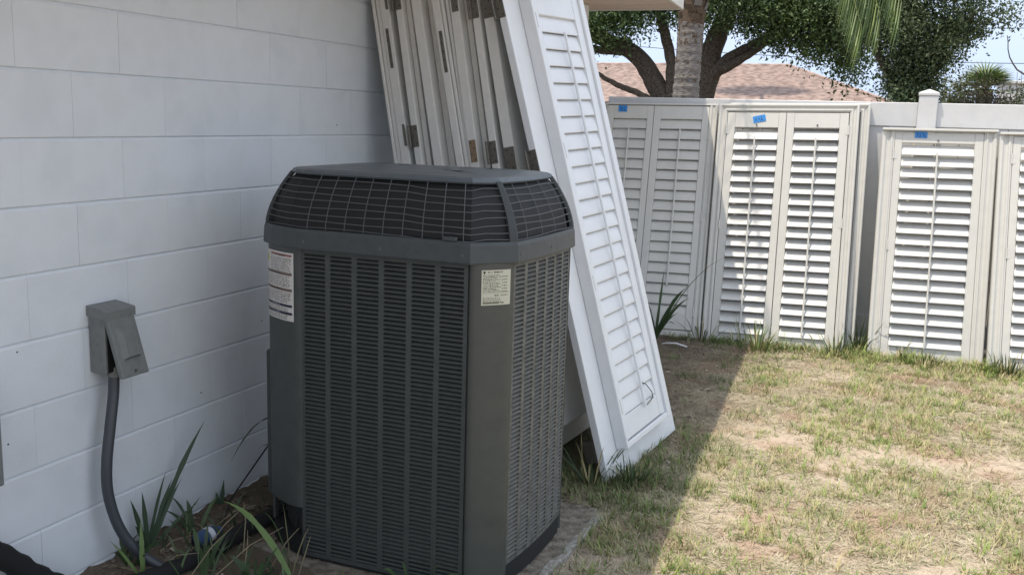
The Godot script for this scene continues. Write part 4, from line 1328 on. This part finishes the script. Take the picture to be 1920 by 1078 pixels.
func lawn() -> void:
	var gn := noise(1.1, 71, 4)
	var gm := noise(3.2, 72, 3)
	var xf := [[], [], []]
	var cl := [[], [], []]
	for i in 42000:
		var x := rng.randf_range(0.75, 3.9)
		var z := rng.randf_range(-4.75, 0.9)
		if blocked(x, z): continue
		var k := gn.get_noise_2d(x, z) * 0.8 + gm.get_noise_2d(x, z) * 0.6
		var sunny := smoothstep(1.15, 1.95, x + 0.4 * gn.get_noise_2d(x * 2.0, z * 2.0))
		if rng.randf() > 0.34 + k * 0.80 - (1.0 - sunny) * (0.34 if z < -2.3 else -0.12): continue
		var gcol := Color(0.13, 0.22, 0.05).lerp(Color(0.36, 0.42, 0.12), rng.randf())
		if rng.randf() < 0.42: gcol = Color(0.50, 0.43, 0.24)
		gcol = gcol.lerp(Color(0.065, 0.10, 0.035), 0.75 * (1.0 - sunny))  # greener by the house, with the eave shade put into the tint
		var s := rng.randf_range(0.55, 1.15) * (1.0 + 0.45 * smoothstep(-3.9, -4.4, z)) * (1.0 + 0.2 * (1.0 - sunny) * smoothstep(-2.2, -1.2, z))
		var w := rng.randi() % 3
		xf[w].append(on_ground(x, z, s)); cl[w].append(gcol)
	for i in 950:
		var x := rng.randf_range(1.15, 3.7)
		var z := -4.43 + 0.30 * rng.randf() * rng.randf() - 0.04 * (x - 2.0)
		if gm.get_noise_2d(x * 0.8, 3.0) < rng.randf_range(-0.3, 0.35): continue
		var w := rng.randi() % 3
		xf[w].append(on_ground(x, z, rng.randf_range(0.6, 1.0) + 1.5 * pow(rng.randf(), 2.5)))
		cl[w].append(Color(0.095, 0.15, 0.045).lerp(Color(0.27, 0.33, 0.10), rng.randf()) if rng.randf() < 0.75 else Color(0.44, 0.39, 0.21))
	for w in 3:
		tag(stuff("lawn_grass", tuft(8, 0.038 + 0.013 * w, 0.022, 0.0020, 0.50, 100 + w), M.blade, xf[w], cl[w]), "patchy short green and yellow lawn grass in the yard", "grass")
	var dx := [[], []]
	var dc := [[], []]
	for i in 46000:
		var x := rng.randf_range(0.75, 3.9)
		var z := rng.randf_range(-4.75, 0.9)
		if blocked(x, z): continue
		var k := pn.get_noise_2d(x, z)
		if rng.randf() > 0.84 - smoothstep(0.0, 0.4, k) * 0.70: continue
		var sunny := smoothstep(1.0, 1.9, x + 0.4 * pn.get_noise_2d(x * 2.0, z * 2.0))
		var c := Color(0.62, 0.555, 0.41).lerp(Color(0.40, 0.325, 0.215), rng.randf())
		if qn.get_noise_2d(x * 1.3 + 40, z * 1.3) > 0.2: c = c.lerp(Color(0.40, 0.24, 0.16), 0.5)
		c = c.lerp(Color(0.13, 0.10, 0.065), 0.8 * (1.0 - sunny))  # straw darkened near the house to paint in the eave shade
		var w := rng.randi() % 2
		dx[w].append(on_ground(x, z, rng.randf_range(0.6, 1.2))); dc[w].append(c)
	for w in 2:
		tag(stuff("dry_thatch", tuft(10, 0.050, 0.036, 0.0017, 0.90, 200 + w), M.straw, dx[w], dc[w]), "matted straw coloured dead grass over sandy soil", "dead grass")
func litter() -> void:
	var b := MB.new()
	b.quad(Vector3(-0.5, 0, -0.3), Vector3(0.5, 0.05, -0.2), Vector3(0.45, 0.12, 0.3), Vector3(-0.5, 0.02, 0.35))
	b.quad(Vector3(0.4, 0.04, -0.2), Vector3(0.9, 0.1, 0.0), Vector3(1.0, 0.12, 0.1), Vector3(0.4, 0.1, 0.3))
	var leafm := b.mesh()
	var xf := []
	var cl := []
	for i in 1500:
		var x := rng.randf_range(0.02, 1.4)
		var z := rng.randf_range(-0.5, 0.6) if i % 3 else rng.randf_range(-4.3, -1.4)
		if i % 3 == 0: x = rng.randf_range(0.7, 1.55)
		if blocked(x, z) and x > 0.36: continue
		var s := rng.randf_range(0.008, 0.024)
		xf.append(Transform3D(Basis.from_euler(Vector3(rng.randf_range(-0.5, 0.5), rng.randf() * TAU, rng.randf_range(-0.4, 0.4))).scaled(Vector3(s, s, s * rng.randf_range(0.4, 1.0))), Vector3(x, gy(x, z) + rng.randf_range(0.003, 0.016), z)))
		cl.append(Color(0.20, 0.15, 0.10).lerp(Color(0.07, 0.052, 0.036), rng.randf()) if rng.randf() < 0.86 else Color(0.36, 0.32, 0.26))
	tag(stuff("leaf_litter", leafm, M.straw, xf, cl), "brown leaf litter on the shaded earth by the wall and behind the leaning shutters", "leaf litter")
	b = MB.new()
	for k in 8:
		var a := TAU * k / 8
		var a2 := TAU * (k + 1) / 8
		var r0 := 0.5 + 0.1 * sin(k * 2.1)
		var r1 := 0.5 + 0.1 * sin((k + 1) % 8 * 2.1)
		b.tri(Vector3(0, 0.32, 0), Vector3(cos(a) * r0, 0.12, -sin(a) * r0), Vector3(cos(a2) * r1, 0.12, -sin(a2) * r1))
		b.quad(Vector3(cos(a) * r0, -0.2, -sin(a) * r0), Vector3(cos(a2) * r1, -0.2, -sin(a2) * r1), Vector3(cos(a2) * r1, 0.12, -sin(a2) * r1), Vector3(cos(a) * r0, 0.12, -sin(a) * r0))
	var clod := b.mesh()
	xf = []; cl = []
	for i in 420:
		var x := rng.randf_range(0.02, 0.9)
		var z := rng.randf_range(-0.6, 0.5)
		if blocked(x, z) and x > 0.30: continue
		var s := rng.randf_range(0.008, 0.05) * rng.randf_range(0.5, 1.0)
		xf.append(Transform3D(Basis.from_euler(Vector3(rng.randf_range(-0.6, 0.6), rng.randf() * TAU, rng.randf_range(-0.5, 0.5))).scaled(Vector3(s, s * 0.8, s)), Vector3(x, gy(x, z) + s * 0.1, z)))
		cl.append(Color(0.085, 0.066, 0.048).lerp(Color(0.17, 0.14, 0.11), rng.randf()))
	tag(stuff("dirt_clods", clod, M.straw, xf, cl), "clods of dark earth along the foot of the block wall", "dirt")

# ---------------------------------------------------------------- beyond the fence
func far_house() -> void:
	var h := thing("neighbour_house", "neighbouring house with a low pinkish brown shingle hip roof beyond the fence", "house", T(-1.4, 0, -27.6))
	# local: ridge along x from -7 to 0 at y 3.31; the front eave lies 5.4 m nearer
	var b := MB.new()
	b.box(T(-3.0, 1.1, 0.0), Vector3(9.6, 2.2, 9.2), 0.0)
	part("wall", b.mesh(), mat(lin(0.55, 0.5, 0.44), 0.8), h)
	var ridge := 3.31
	var eave := 2.06
	var run := 5.2
	var n := 36
	for i in n:
		var t0 := float(i) / n
		var t1 := float(i + 1) / n
		var mb := MB.new()
		var z0 := run * (1.0 - t0)
		var z1 := run * (1.0 - t1)
		var y0 := lerpf(eave, ridge, t0) + 0.016
		var y1 := lerpf(eave, ridge, t1)
		var hip := 3.35
		var xr0 := lerpf(hip, 0.0, t0)
		var xr1 := lerpf(hip, 0.0, t1)
		var xl := -10.0
		mb.quad(Vector3(xl, y0, z0), Vector3(xr0, y0, z0), Vector3(xr1, y1, z1), Vector3(xl, y1, z1))
		mb.quad(Vector3(xl, y0 - 0.03, z0), Vector3(xr0, y0 - 0.03, z0), Vector3(xr0, y0, z0), Vector3(xl, y0, z0))
		mb.quad(Vector3(xr0, y0, z0), Vector3(xr0, y0, -z0), Vector3(xr1, y1, -z1), Vector3(xr1, y1, z1))
		mb.quad(Vector3(xr0, y0 - 0.03, z0), Vector3(xr0, y0 - 0.03, -z0), Vector3(xr0, y0, -z0), Vector3(xr0, y0, z0))
		mb.quad(Vector3(xr0, y0, -z0), Vector3(xl, y0, -z0), Vector3(xl, y1, -z1), Vector3(xr1, y1, -z1))
		part("shingle_course", mb.mesh(), M.roof, h)
	b = MB.new()
	b.tube([Vector3(-10, ridge + 0.005, 0), Vector3(0, ridge + 0.005, 0)], 0.05, 8)
	b.tube([Vector3(0, ridge + 0.005, 0), Vector3(3.35, eave + 0.03, run)], 0.045, 8)
	part("ridge_cap", b.mesh(), M.roof, h)
func limb(b: MB, p: Array, r: Array) -> void:
	var cu := Curve3D.new()
	for i in p.size():
		var tn: Vector3 = (p[mini(i + 1, p.size() - 1)] - p[maxi(i - 1, 0)]) / 6.0
		cu.add_point(p[i], -tn, tn)
	var pts := []
	var rr := []
	var n := p.size() * 5
	for i in n:
		var t := float(i) / (n - 1)
		pts.append(cu.sample_baked(cu.get_baked_length() * t, true) + Vector3(rng.randf_range(-1, 1), rng.randf_range(-1, 1), rng.randf_range(-1, 1)) * 0.012)
		var f := t * (r.size() - 1)
		var i0 := mini(int(f), r.size() - 2)
		rr.append(lerpf(r[i0], r[i0 + 1], f - i0) * rng.randf_range(0.95, 1.05))
	b.tube(pts, rr, 12)
func spray(s: int, n: int, len: float, spread: float) -> ArrayMesh:      # a twig's worth of leaves
	var r := RandomNumberGenerator.new()
	r.seed = s
	var b := MB.new()
	for k in n:
		var o := Vector3(r.randfn(), r.randfn() * 0.75, r.randfn()) * spread
		var d := Vector3(r.randfn(), r.randfn() * 0.6 - 0.25, r.randfn()).normalized()
		var sd := d.cross(Vector3(r.randfn(), r.randfn() + 1.0, r.randfn())).normalized()
		var l := len * r.randf_range(0.7, 1.25)
		var w := l * 0.24
		var nn := d.cross(sd) * l * 0.10
		var g := r.randf_range(0.7, 1.35)
		b.col = Color(g, g, g * 0.95)
		b.tri(o, o + d * l * 0.5 + sd * w + nn, o + d * l)
		b.tri(o, o + d * l, o + d * l * 0.5 - sd * w + nn)
	return b.mesh()
func crown(parent: Node, blobs: Array, count: int, leaf_len: float, cols: Array, holes: FastNoiseLite, cut: float, per := 14, spread := 0.13) -> void:
	var xf := [[], [], []]
	var cl := [[], [], []]
	var total := 0.0
	for q in blobs: total += pow(q[3] * q[4] * q[5], 0.6) * q[6]
	for q in blobs:
		var n := int(count * pow(q[3] * q[4] * q[5], 0.6) * q[6] / total)
		var tone := rng.randf_range(0.75, 1.2)
		for i in n:
			var d := Vector3(rng.randfn(), rng.randfn(), rng.randfn()).normalized() * pow(rng.randf(), 0.42)
			var p := Vector3(q[0] + d.x * q[3], q[1] + d.y * q[4], q[2] + d.z * q[5])
			if holes.get_noise_3d(p.x, p.y, p.z) < cut: continue
			var w := rng.randi() % 3
			xf[w].append(Transform3D(Basis.from_euler(Vector3(rng.randf() * TAU, rng.randf() * TAU, rng.randf() * TAU)).scaled(Vector3.ONE * rng.randf_range(0.75, 1.25)), p))
			var c: Color = cols[0].lerp(cols[1], rng.randf())
			if rng.randf() < 0.06: c = cols[2]
			cl[w].append(Color(c.r * tone, c.g * tone, c.b * tone))
	for w in 3: stuff("leaves", spray(300 + w, per, leaf_len, spread), M.leaf, xf[w], cl[w], parent)
func oak() -> void:
	var t := thing("oak_tree", "big spreading oak with several thick limbs, behind the palm trunk beyond the fence", "tree", T(-1.75, 0, -15.0))
	var b := MB.new()
	limb(b, [Vector3(0.05, -0.2, 0), Vector3(0.04, 1.0, 0), Vector3(0.02, 1.9, 0)], [0.58, 0.52, 0.52])
	limb(b, [Vector3(0.0, 1.7, 0), Vector3(-0.30, 2.12, 0), Vector3(-0.62, 2.62, 0.05), Vector3(-0.92, 2.86, 0.05), Vector3(-1.35, 3.02, 0.1), Vector3(-2.2, 3.5, 0.3), Vector3(-3.0, 4.4, 0.4)], [0.24, 0.18, 0.15, 0.13, 0.10, 0.07, 0.04])
	limb(b, [Vector3(-0.85, 2.82, 0.05), Vector3(-1.3, 2.82, 0.3), Vector3(-1.7, 2.86, 0.5), Vector3(-2.6, 2.9, 0.9)], [0.08, 0.07, 0.055, 0.03])
	limb(b, [Vector3(0.0, 1.8, 0.1), Vector3(-0.06, 2.5, 0.1), Vector3(-0.22, 3.1, 0.12), Vector3(-0.4, 3.8, 0.1), Vector3(-0.5, 5.0, 0)], [0.18, 0.10, 0.085, 0.07, 0.05])
	limb(b, [Vector3(0.05, 1.8, -0.2), Vector3(0.10, 2.6, -0.2), Vector3(0.08, 3.4, -0.2), Vector3(0.2, 5.0, -0.3)], [0.18, 0.11, 0.09, 0.06])
	limb(b, [Vector3(0.30, 1.6, 0), Vector3(0.52, 2.35, 0), Vector3(0.62, 2.9, 0), Vector3(0.85, 3.6, -0.1), Vector3(1.1, 4.8, -0.2)], [0.30, 0.23, 0.17, 0.15, 0.08])
	limb(b, [Vector3(0.55, 2.3, 0.05), Vector3(0.92, 2.68, 0.1), Vector3(1.35, 2.93, 0.1), Vector3(1.7, 3.12, 0.1), Vector3(2.6, 3.8, 0.2)], [0.15, 0.10, 0.085, 0.07, 0.04])
	limb(b, [Vector3(0.85, 2.5, 0.2), Vector3(1.25, 2.72, 0.25), Vector3(1.65, 2.98, 0.25), Vector3(2.3, 3.2, 0.4)], [0.09, 0.06, 0.05, 0.03])
	part("trunk", b.mesh(), M.bark, t)
	b = MB.new()
	limb(b, [Vector3(-0.30, 1.92, 0.3), Vector3(-0.62, 2.08, 0.4), Vector3(-1.0, 2.22, 0.45), Vector3(-1.36, 2.42, 0.5), Vector3(-1.5, 2.5, 0.5)], [0.06, 0.055, 0.05, 0.04, 0.03])
	part("low_branch", b.mesh(), M.bark, t)
	b = MB.new()
	limb(b, [Vector3(0.08, 3.2, -0.2), Vector3(-0.1, 4.6, -2.5), Vector3(-0.4, 5.3, -5.2), Vector3(-0.65, 5.6, -8.2)], [0.16, 0.12, 0.08, 0.03])
	part("rear_limb", b.mesh(), M.bark, t)
	var g0 := Color(0.050, 0.092, 0.034)
	var g1 := Color(0.135, 0.205, 0.065)
	var g2 := Color(0.20, 0.26, 0.07)
	var blobs := [[-1.5, 3.45, 0.6, 0.75, 0.42, 0.7, 1.2], [-0.75, 3.5, 0.5, 0.5, 0.5, 0.6, 0.9], [-1.0, 2.98, 0.7, 0.42, 0.22, 0.4, 0.5], [-0.35, 3.6, 0.0, 0.5, 0.4, 0.6, 0.7], [0.25, 3.6, 0.4, 0.4, 0.4, 0.6, 0.5], [0.70, 3.5, 0.8, 0.35, 0.55, 0.5, 0.6],
		[1.15, 3.65, 0.7, 0.55, 0.5, 0.7, 1.0], [1.75, 3.55, 0.6, 0.65, 0.62, 0.8, 1.5], [2.35, 3.45, 0.5, 0.6, 0.75, 0.8, 1.6], [2.85, 3.30, 0.4, 0.45, 0.75, 0.7, 1.2], [2.5, 2.85, 0.6, 0.38, 0.26, 0.4, 0.55], [2.98, 2.55, 0.5, 0.26, 0.34, 0.4, 0.6], [2.0, 2.98, 0.5, 0.34, 0.18, 0.4, 0.4], [1.62, 3.05, 0.4, 0.3, 0.22, 0.4, 0.4],
		[-1.6, 2.62, 0.5, 0.16, 0.14, 0.2, 0.18], [-2.3, 3.6, 0.6, 0.7, 0.7, 0.8, 0.8], [-1.0, 4.8, 0.0, 2.0, 1.0, 1.6, 1.0], [1.2, 4.9, 0.0, 2.0, 1.0, 1.6, 1.0], [0.2, 5.6, 0.0, 1.8, 0.8, 1.5, 0.7], [-0.65, 5.5, -8.1, 1.35, 0.35, 0.55, 3.0]]
	crown(t, blobs, 14500, 0.064, [g0, g1, g2], noise(1.5, 81, 2), -0.16)
func second_tree() -> void:
	var t := thing("bushy_tree", "dense dark tree hanging low over the fence behind the capped post", "tree", T(2.05, 0, -13.2))
	var b := MB.new()
	limb(b, [Vector3(0.10, -0.1, 0), Vector3(0.12, 1.2, 0), Vector3(0.14, 2.2, 0), Vector3(0.0, 3.2, 0), Vector3(-0.1, 4.4, 0)], [0.14, 0.12, 0.10, 0.08, 0.05])
	limb(b, [Vector3(0.13, 1.9, 0), Vector3(-0.3, 2.6, 0.1), Vector3(-0.7, 3.3, 0.1)], [0.08, 0.06, 0.03])
	limb(b, [Vector3(0.13, 2.2, 0), Vector3(0.6, 2.9, 0.1), Vector3(1.0, 3.3, 0.1)], [0.07, 0.05, 0.02])
	part("trunk", b.mesh(), M.bark, t)
	var g0 := Color(0.042, 0.072, 0.034)
	var g1 := Color(0.120, 0.165, 0.072)
	var g2 := Color(0.17, 0.20, 0.09)
	var blobs := [[-0.35, 3.3, 0.0, 0.55, 0.6, 0.6, 1.3], [0.1, 3.0, 0.2, 0.50, 0.5, 0.6, 1.2], [0.10, 2.42, 0.1, 0.36, 0.36, 0.5, 1.1], [0.0, 2.08, 0.2, 0.24, 0.22, 0.4, 0.6], [0.22, 1.95, 0.3, 0.28, 0.3, 0.4, 0.6], [0.28, 2.25, 0.0, 0.28, 0.42, 0.4, 0.8], [0.5, 2.75, 0.1, 0.35, 0.35, 0.45, 0.9], [0.75, 3.2, 0.1, 0.42, 0.38, 0.5, 0.9], [1.15, 3.2, 0.1, 0.38, 0.18, 0.35, 0.35], [1.0, 2.95, 0.1, 0.18, 0.12, 0.2, 0.12], [0.2, 4.1, 0.0, 1.0, 0.7, 0.9, 0.9], [0.72, 2.5, 0.1, 0.2, 0.14, 0.2, 0.2]]
	crown(t, blobs, 5200, 0.054, [g0, g1, g2], noise(2.0, 82, 2), -0.12, 14, 0.10)
func palm() -> void:
	var t := thing("palm_tree", "palm with a ringed grey trunk and drooping green fronds just beyond the fence", "tree", T(-0.06, 0, -8.25))
	var b := MB.new()
	var ctr := func(y: float) -> Vector3: return Vector3(0.055 * y * 0.35 - 0.01, y, 0.0)
	var rings := []
	var y := -0.05
	var i := 0
	while y < 2.66:
		var r := 0.148 - 0.004 * y + (0.005 if i % 3 == 0 else 0.0) + rng.randf_range(-0.0025, 0.0025)
		var ring := []
		for k in 20:
			var a := -TAU * k / 20
			var rr := r * (1.0 + 0.025 * sin(k * 3.0 + i * 0.7) + rng.randf_range(-0.012, 0.012))
			ring.append(ctr.call(y + rng.randf_range(-0.004, 0.004)) + Vector3(cos(a) * rr, 0, -sin(a) * rr * -1.0))
		rings.append(ring)
		y += 0.032; i += 1
	b.loft(rings)
	part("trunk", b.mesh(), M.palm_bark, t)
	for k in 110:                                     # ragged old leaf bases on the upper trunk
		var yy := 2.30 + k * 0.0125
		var grow := smoothstep(2.55, 2.95, yy)
		if grow < 0.05 and rng.randf() < 0.35: continue
		var a := k * 2.4 + rng.randf_range(-0.4, 0.4)
		var d := Vector3(cos(a), 0, sin(a))
		var s := Vector3(-sin(a), 0, cos(a))
		var q: Vector3 = ctr.call(yy)
		b = MB.new()
		b.box(Transform3D(Basis(s, (Vector3.UP + d * (0.15 + 0.35 * grow) + s * rng.randf_range(-0.5, 0.5)).normalized(), d), q + d * (0.136 + 0.02 * grow)), Vector3(0.055 + 0.03 * grow, 0.028 + 0.10 * grow * rng.randf_range(0.5, 1.2), 0.010 + 0.010 * grow), 0.004)
		part("leaf_base", b.mesh(), M.boot if k % 3 else M.palm_bark, t)
	for yy in [2.04, 2.075, 2.235, 2.26, 2.44, 2.47, 2.53]:
		for j in 22:
			if rng.randf() < 0.45: continue
			var a := TAU * j / 22.0 + rng.randf_range(-0.1, 0.1)
			var d := Vector3(cos(a), 0, sin(a))
			b = MB.new()
			b.box(Transform3D(Basis(Vector3(-sin(a), 0, cos(a)), Vector3.UP, d), ctr.call(yy + rng.randf_range(-0.01, 0.01)) + d * 0.139), Vector3(0.022, rng.randf_range(0.015, 0.05), 0.006), 0.002)
			part("scar", b.mesh(), M.boot, t)
	b = MB.new()
	b.tube([ctr.call(2.6), ctr.call(3.6), ctr.call(4.7)], [0.14, 0.12, 0.10], 14)
	part("crown_shaft", b.mesh(), M.boot, t)
	var top: Vector3 = ctr.call(4.7)
	var fronds := [
		[Vector3(0.6, 5.35, -0.3), Vector3(1.15, 4.7, -0.6), Vector3(1.60, 3.70, -0.75), Vector3(1.95, 2.80, -0.75), 0.85],
		[Vector3(0.7, 5.4, -0.5), Vector3(1.45, 4.75, -0.8), Vector3(1.82, 3.75, -0.9), Vector3(2.15, 2.95, -0.9), 0.80],
		[Vector3(0.6, 5.2, -0.1), Vector3(1.0, 4.6, -0.4), Vector3(1.45, 3.55, -0.6), Vector3(1.78, 2.65, -0.6), 0.70]]
	fronds.append([Vector3(0.12, 5.55, 1.4), Vector3(0.26, 5.65, 3.0), Vector3(0.34, 5.2, 4.3), Vector3(0.42, 4.55, 5.1), 0.55])
	for k in 7:
		var a := 1.2 + k * 0.62
		var d := Vector3(cos(a), 0, -sin(a))
		fronds.append([d * 0.9 + Vector3(0, 5.4, 0), d * 1.7 + Vector3(0, 5.2, 0), d * 2.3 + Vector3(0, 4.6, 0), d * 2.6 + Vector3(0, 3.9, 0), 0.5])
	for f in fronds:
		var cu := Curve3D.new()
		var key := [top, f[0], f[1], f[2], f[3]]
		for j in 5:
			var tn: Vector3 = (key[mini(j + 1, 4)] - key[maxi(j - 1, 0)]) / 6.0
			cu.add_point(key[j], -tn, tn)
		b = MB.new()
		var pts := []
		var rr := []
		var n := 60
		for j in n:
			pts.append(cu.sample_baked(cu.get_baked_length() * j / (n - 1.0), true)); rr.append(lerpf(0.022, 0.004, j / (n - 1.0)))
		b.col = Color(0.22, 0.26, 0.08)
		b.tube(pts, rr, 6)
		for j in range(10, n):
			var fwd: Vector3 = (pts[mini(j + 1, n - 1)] - pts[j - 1]).normalized()
			var side := fwd.cross(Vector3.UP)
			side = side.normalized() if side.length() > 0.2 else Vector3(0, 0, 1)
			for sg in [-1.0, 1.0, -0.6, 0.6]:
				var l: float = f[4] * rng.randf_range(0.75, 1.1) * (0.75 + 0.25 * sin(PI * j / n))
				var dirn: Vector3 = (side * sg * rng.randf_range(0.15, 0.5) + fwd * 0.35 + Vector3(-0.16, -1.0, 0.0)).normalized()
				var base: Vector3 = pts[j]
				var g := Color(0.075, 0.125, 0.035).lerp(Color(0.20, 0.26, 0.06), rng.randf() * rng.randf())
				b.col = g
				var mid: Vector3 = base + side * sg * l * 0.12 + dirn * l * 0.5
				var tip: Vector3 = base + side * sg * l * 0.12 + (dirn + Vector3(-0.08, -0.3, 0)).normalized() * l
				var wv := Vector3(rng.randf_range(0.5, 1), 0, rng.randf_range(-1, 1)).normalized() * 0.0065
				b.quad(base - wv * 0.6, base + wv * 0.6, mid + wv, mid - wv)
				b.tri(mid - wv, mid + wv, tip)
		part("frond", b.mesh(), M.leaf, t)
func far_plants() -> void:
	# fan palm
	var t := thing("fan_palm", "low green fan palm far right beyond the fence", "tree", T(3.38, 0, -17.0))
	var b := MB.new()
	b.tube([Vector3(0, 0, 0), Vector3(0, 2.32, 0)], [0.16, 0.14], 10)
	part("trunk", b.mesh(), M.boot, t)
	for k in 22:
		var a := k * 2.4
		var el := rng.randf_range(-0.2, 1.2)
		var d := Vector3(cos(a) * cos(el), sin(el), sin(a) * cos(el))
		var hub := Vector3(0, 2.32, 0) + d * rng.randf_range(0.12, 0.2)
		b = MB.new()
		b.col = Color(0.10, 0.14, 0.05)
		b.tube([Vector3(0, 2.32, 0), hub], 0.010, 5)
		var s := d.cross(Vector3.UP).normalized()
		for j in 15:
			var f := lerpf(-1.25, 1.25, j / 14.0)
			var dd := d * cos(f) + s * sin(f)
			var g := Color(0.09, 0.135, 0.05).lerp(Color(0.17, 0.22, 0.09), rng.randf())
			b.col = g
			var w := dd.cross(d.cross(s)).normalized() * 0.016
			var m2 := hub + dd * 0.24
			b.quad(hub - w * 0.3, hub + w * 0.3, m2 + w, m2 - w)
			b.tri(m2 - w, m2 + w, hub + dd * 0.44 + Vector3(0, -0.06, 0))
		part("fan_leaf", b.mesh(), M.leaf, t)
	# dry bushes
	var spots := [[3.0, -14.6, 0.34, 2.32, 0, "yellow green shrub beyond the fence just right of the post"], [3.30, -14.2, 0.36, 2.25, 1, "brown twiggy bush beyond the fence, below the fan palm"], [3.88, -14.4, 0.34, 2.28, 2, "grey green shrub beyond the fence at the right edge of the view"], [2.75, -19.0, 0.6, 2.55, 0, "soft green shrub farther off, seen between the dark tree and the fan palm"]]
	for q in spots:
		var o := thing("shrub", q[5], "shrub", T(q[0], 0, q[1]), "shrubs beyond the fence")
		b = MB.new()
		for k in 14:
			var a := rng.randf() * TAU
			var e := Vector3(cos(a) * q[2] * rng.randf_range(0.3, 1.0), q[3] * rng.randf_range(0.75, 1.12), sin(a) * q[2] * 0.6)
			b.tube([Vector3(e.x * 0.2, 0, e.z * 0.2), e * Vector3(0.6, 0.6, 0.6), e], [0.016, 0.010, 0.003], 5)
		part("stems", b.mesh(), M.bark, o)
		var cols: Array = [[Color(0.11, 0.13, 0.05), Color(0.22, 0.23, 0.10), Color(0.3, 0.28, 0.15)], [Color(0.10, 0.085, 0.06), Color(0.18, 0.15, 0.10), Color(0.2, 0.2, 0.1)], [Color(0.06, 0.08, 0.04), Color(0.14, 0.16, 0.09), Color(0.2, 0.2, 0.12)]][q[4]]
		crown(o, [[0, q[3] * 0.75, 0, q[2], q[3] * 0.28, q[2] * 0.7, 1.0], [q[2] * 0.4, q[3] * 0.55, 0, q[2] * 0.8, q[3] * 0.3, q[2] * 0.6, 0.8]], 900, 0.05, cols, noise(3.0, 83, 2), -0.15, 12, 0.09)
	# bare branches
	var bt := thing("bare_tree", "leafless tree with thin curving branches at the right edge of the view", "tree", T(4.02, 0, -15.2))
	b = MB.new()
	limb(b, [Vector3(0.2, 0, 0), Vector3(0.25, 1.6, 0), Vector3(0.12, 2.35, 0), Vector3(-0.2, 2.5, 0), Vector3(-0.42, 2.75, 0), Vector3(-0.48, 3.1, 0)], [0.07, 0.05, 0.03, 0.02, 0.013, 0.006])
	limb(b, [Vector3(0.2, 2.2, 0), Vector3(0.1, 2.65, 0.1), Vector3(-0.12, 2.85, 0.1), Vector3(-0.25, 3.05, 0.1)], [0.025, 0.018, 0.012, 0.005])
	limb(b, [Vector3(0.22, 2.0, 0), Vector3(0.5, 2.7, 0.1), Vector3(0.55, 3.4, 0.1)], [0.03, 0.018, 0.006])
	limb(b, [Vector3(-0.1, 2.45, 0), Vector3(-0.15, 2.62, 0), Vector3(-0.12, 2.8, 0)], [0.012, 0.008, 0.003])
	part("trunk", b.mesh(), M.bark, bt)
	var sb := thing("shed", "small white shed partly hidden by bushes at the right edge beyond the fence", "shed", T(4.02, 0, -20.0))
	b = MB.new()
	b.box(T(0, 1.26, 0), Vector3(0.52, 2.52, 1.2), 0.01)
	part("wall", b.mesh(), M.vinyl, sb)
	b = MB.new()
	b.box(T(0, 2.55, 0), Vector3(0.60, 0.06, 1.3), 0.01)
	part("roof", b.mesh(), M.vinyl, sb)
func power_lines() -> void:
	for q in [[4.55, 4.5, -30.0, "upper thin power line crossing the sky at the right edge"], [3.55, 3.58, -30.0, "lower thin power line crossing the sky above the fan palm"]]:
		var b := MB.new()
		var pts := []
		for i in 25:
			var t := i / 24.0
			pts.append(Vector3(lerpf(-14, 26, t), q[0] + 1.2 * (2 * t - 1) * (2 * t - 1), q[2]))
		b.tube(pts, 0.010, 5)
		tag(part(numbered("power_line"), b.mesh(), M.black, self), q[3], "power line", "power lines")
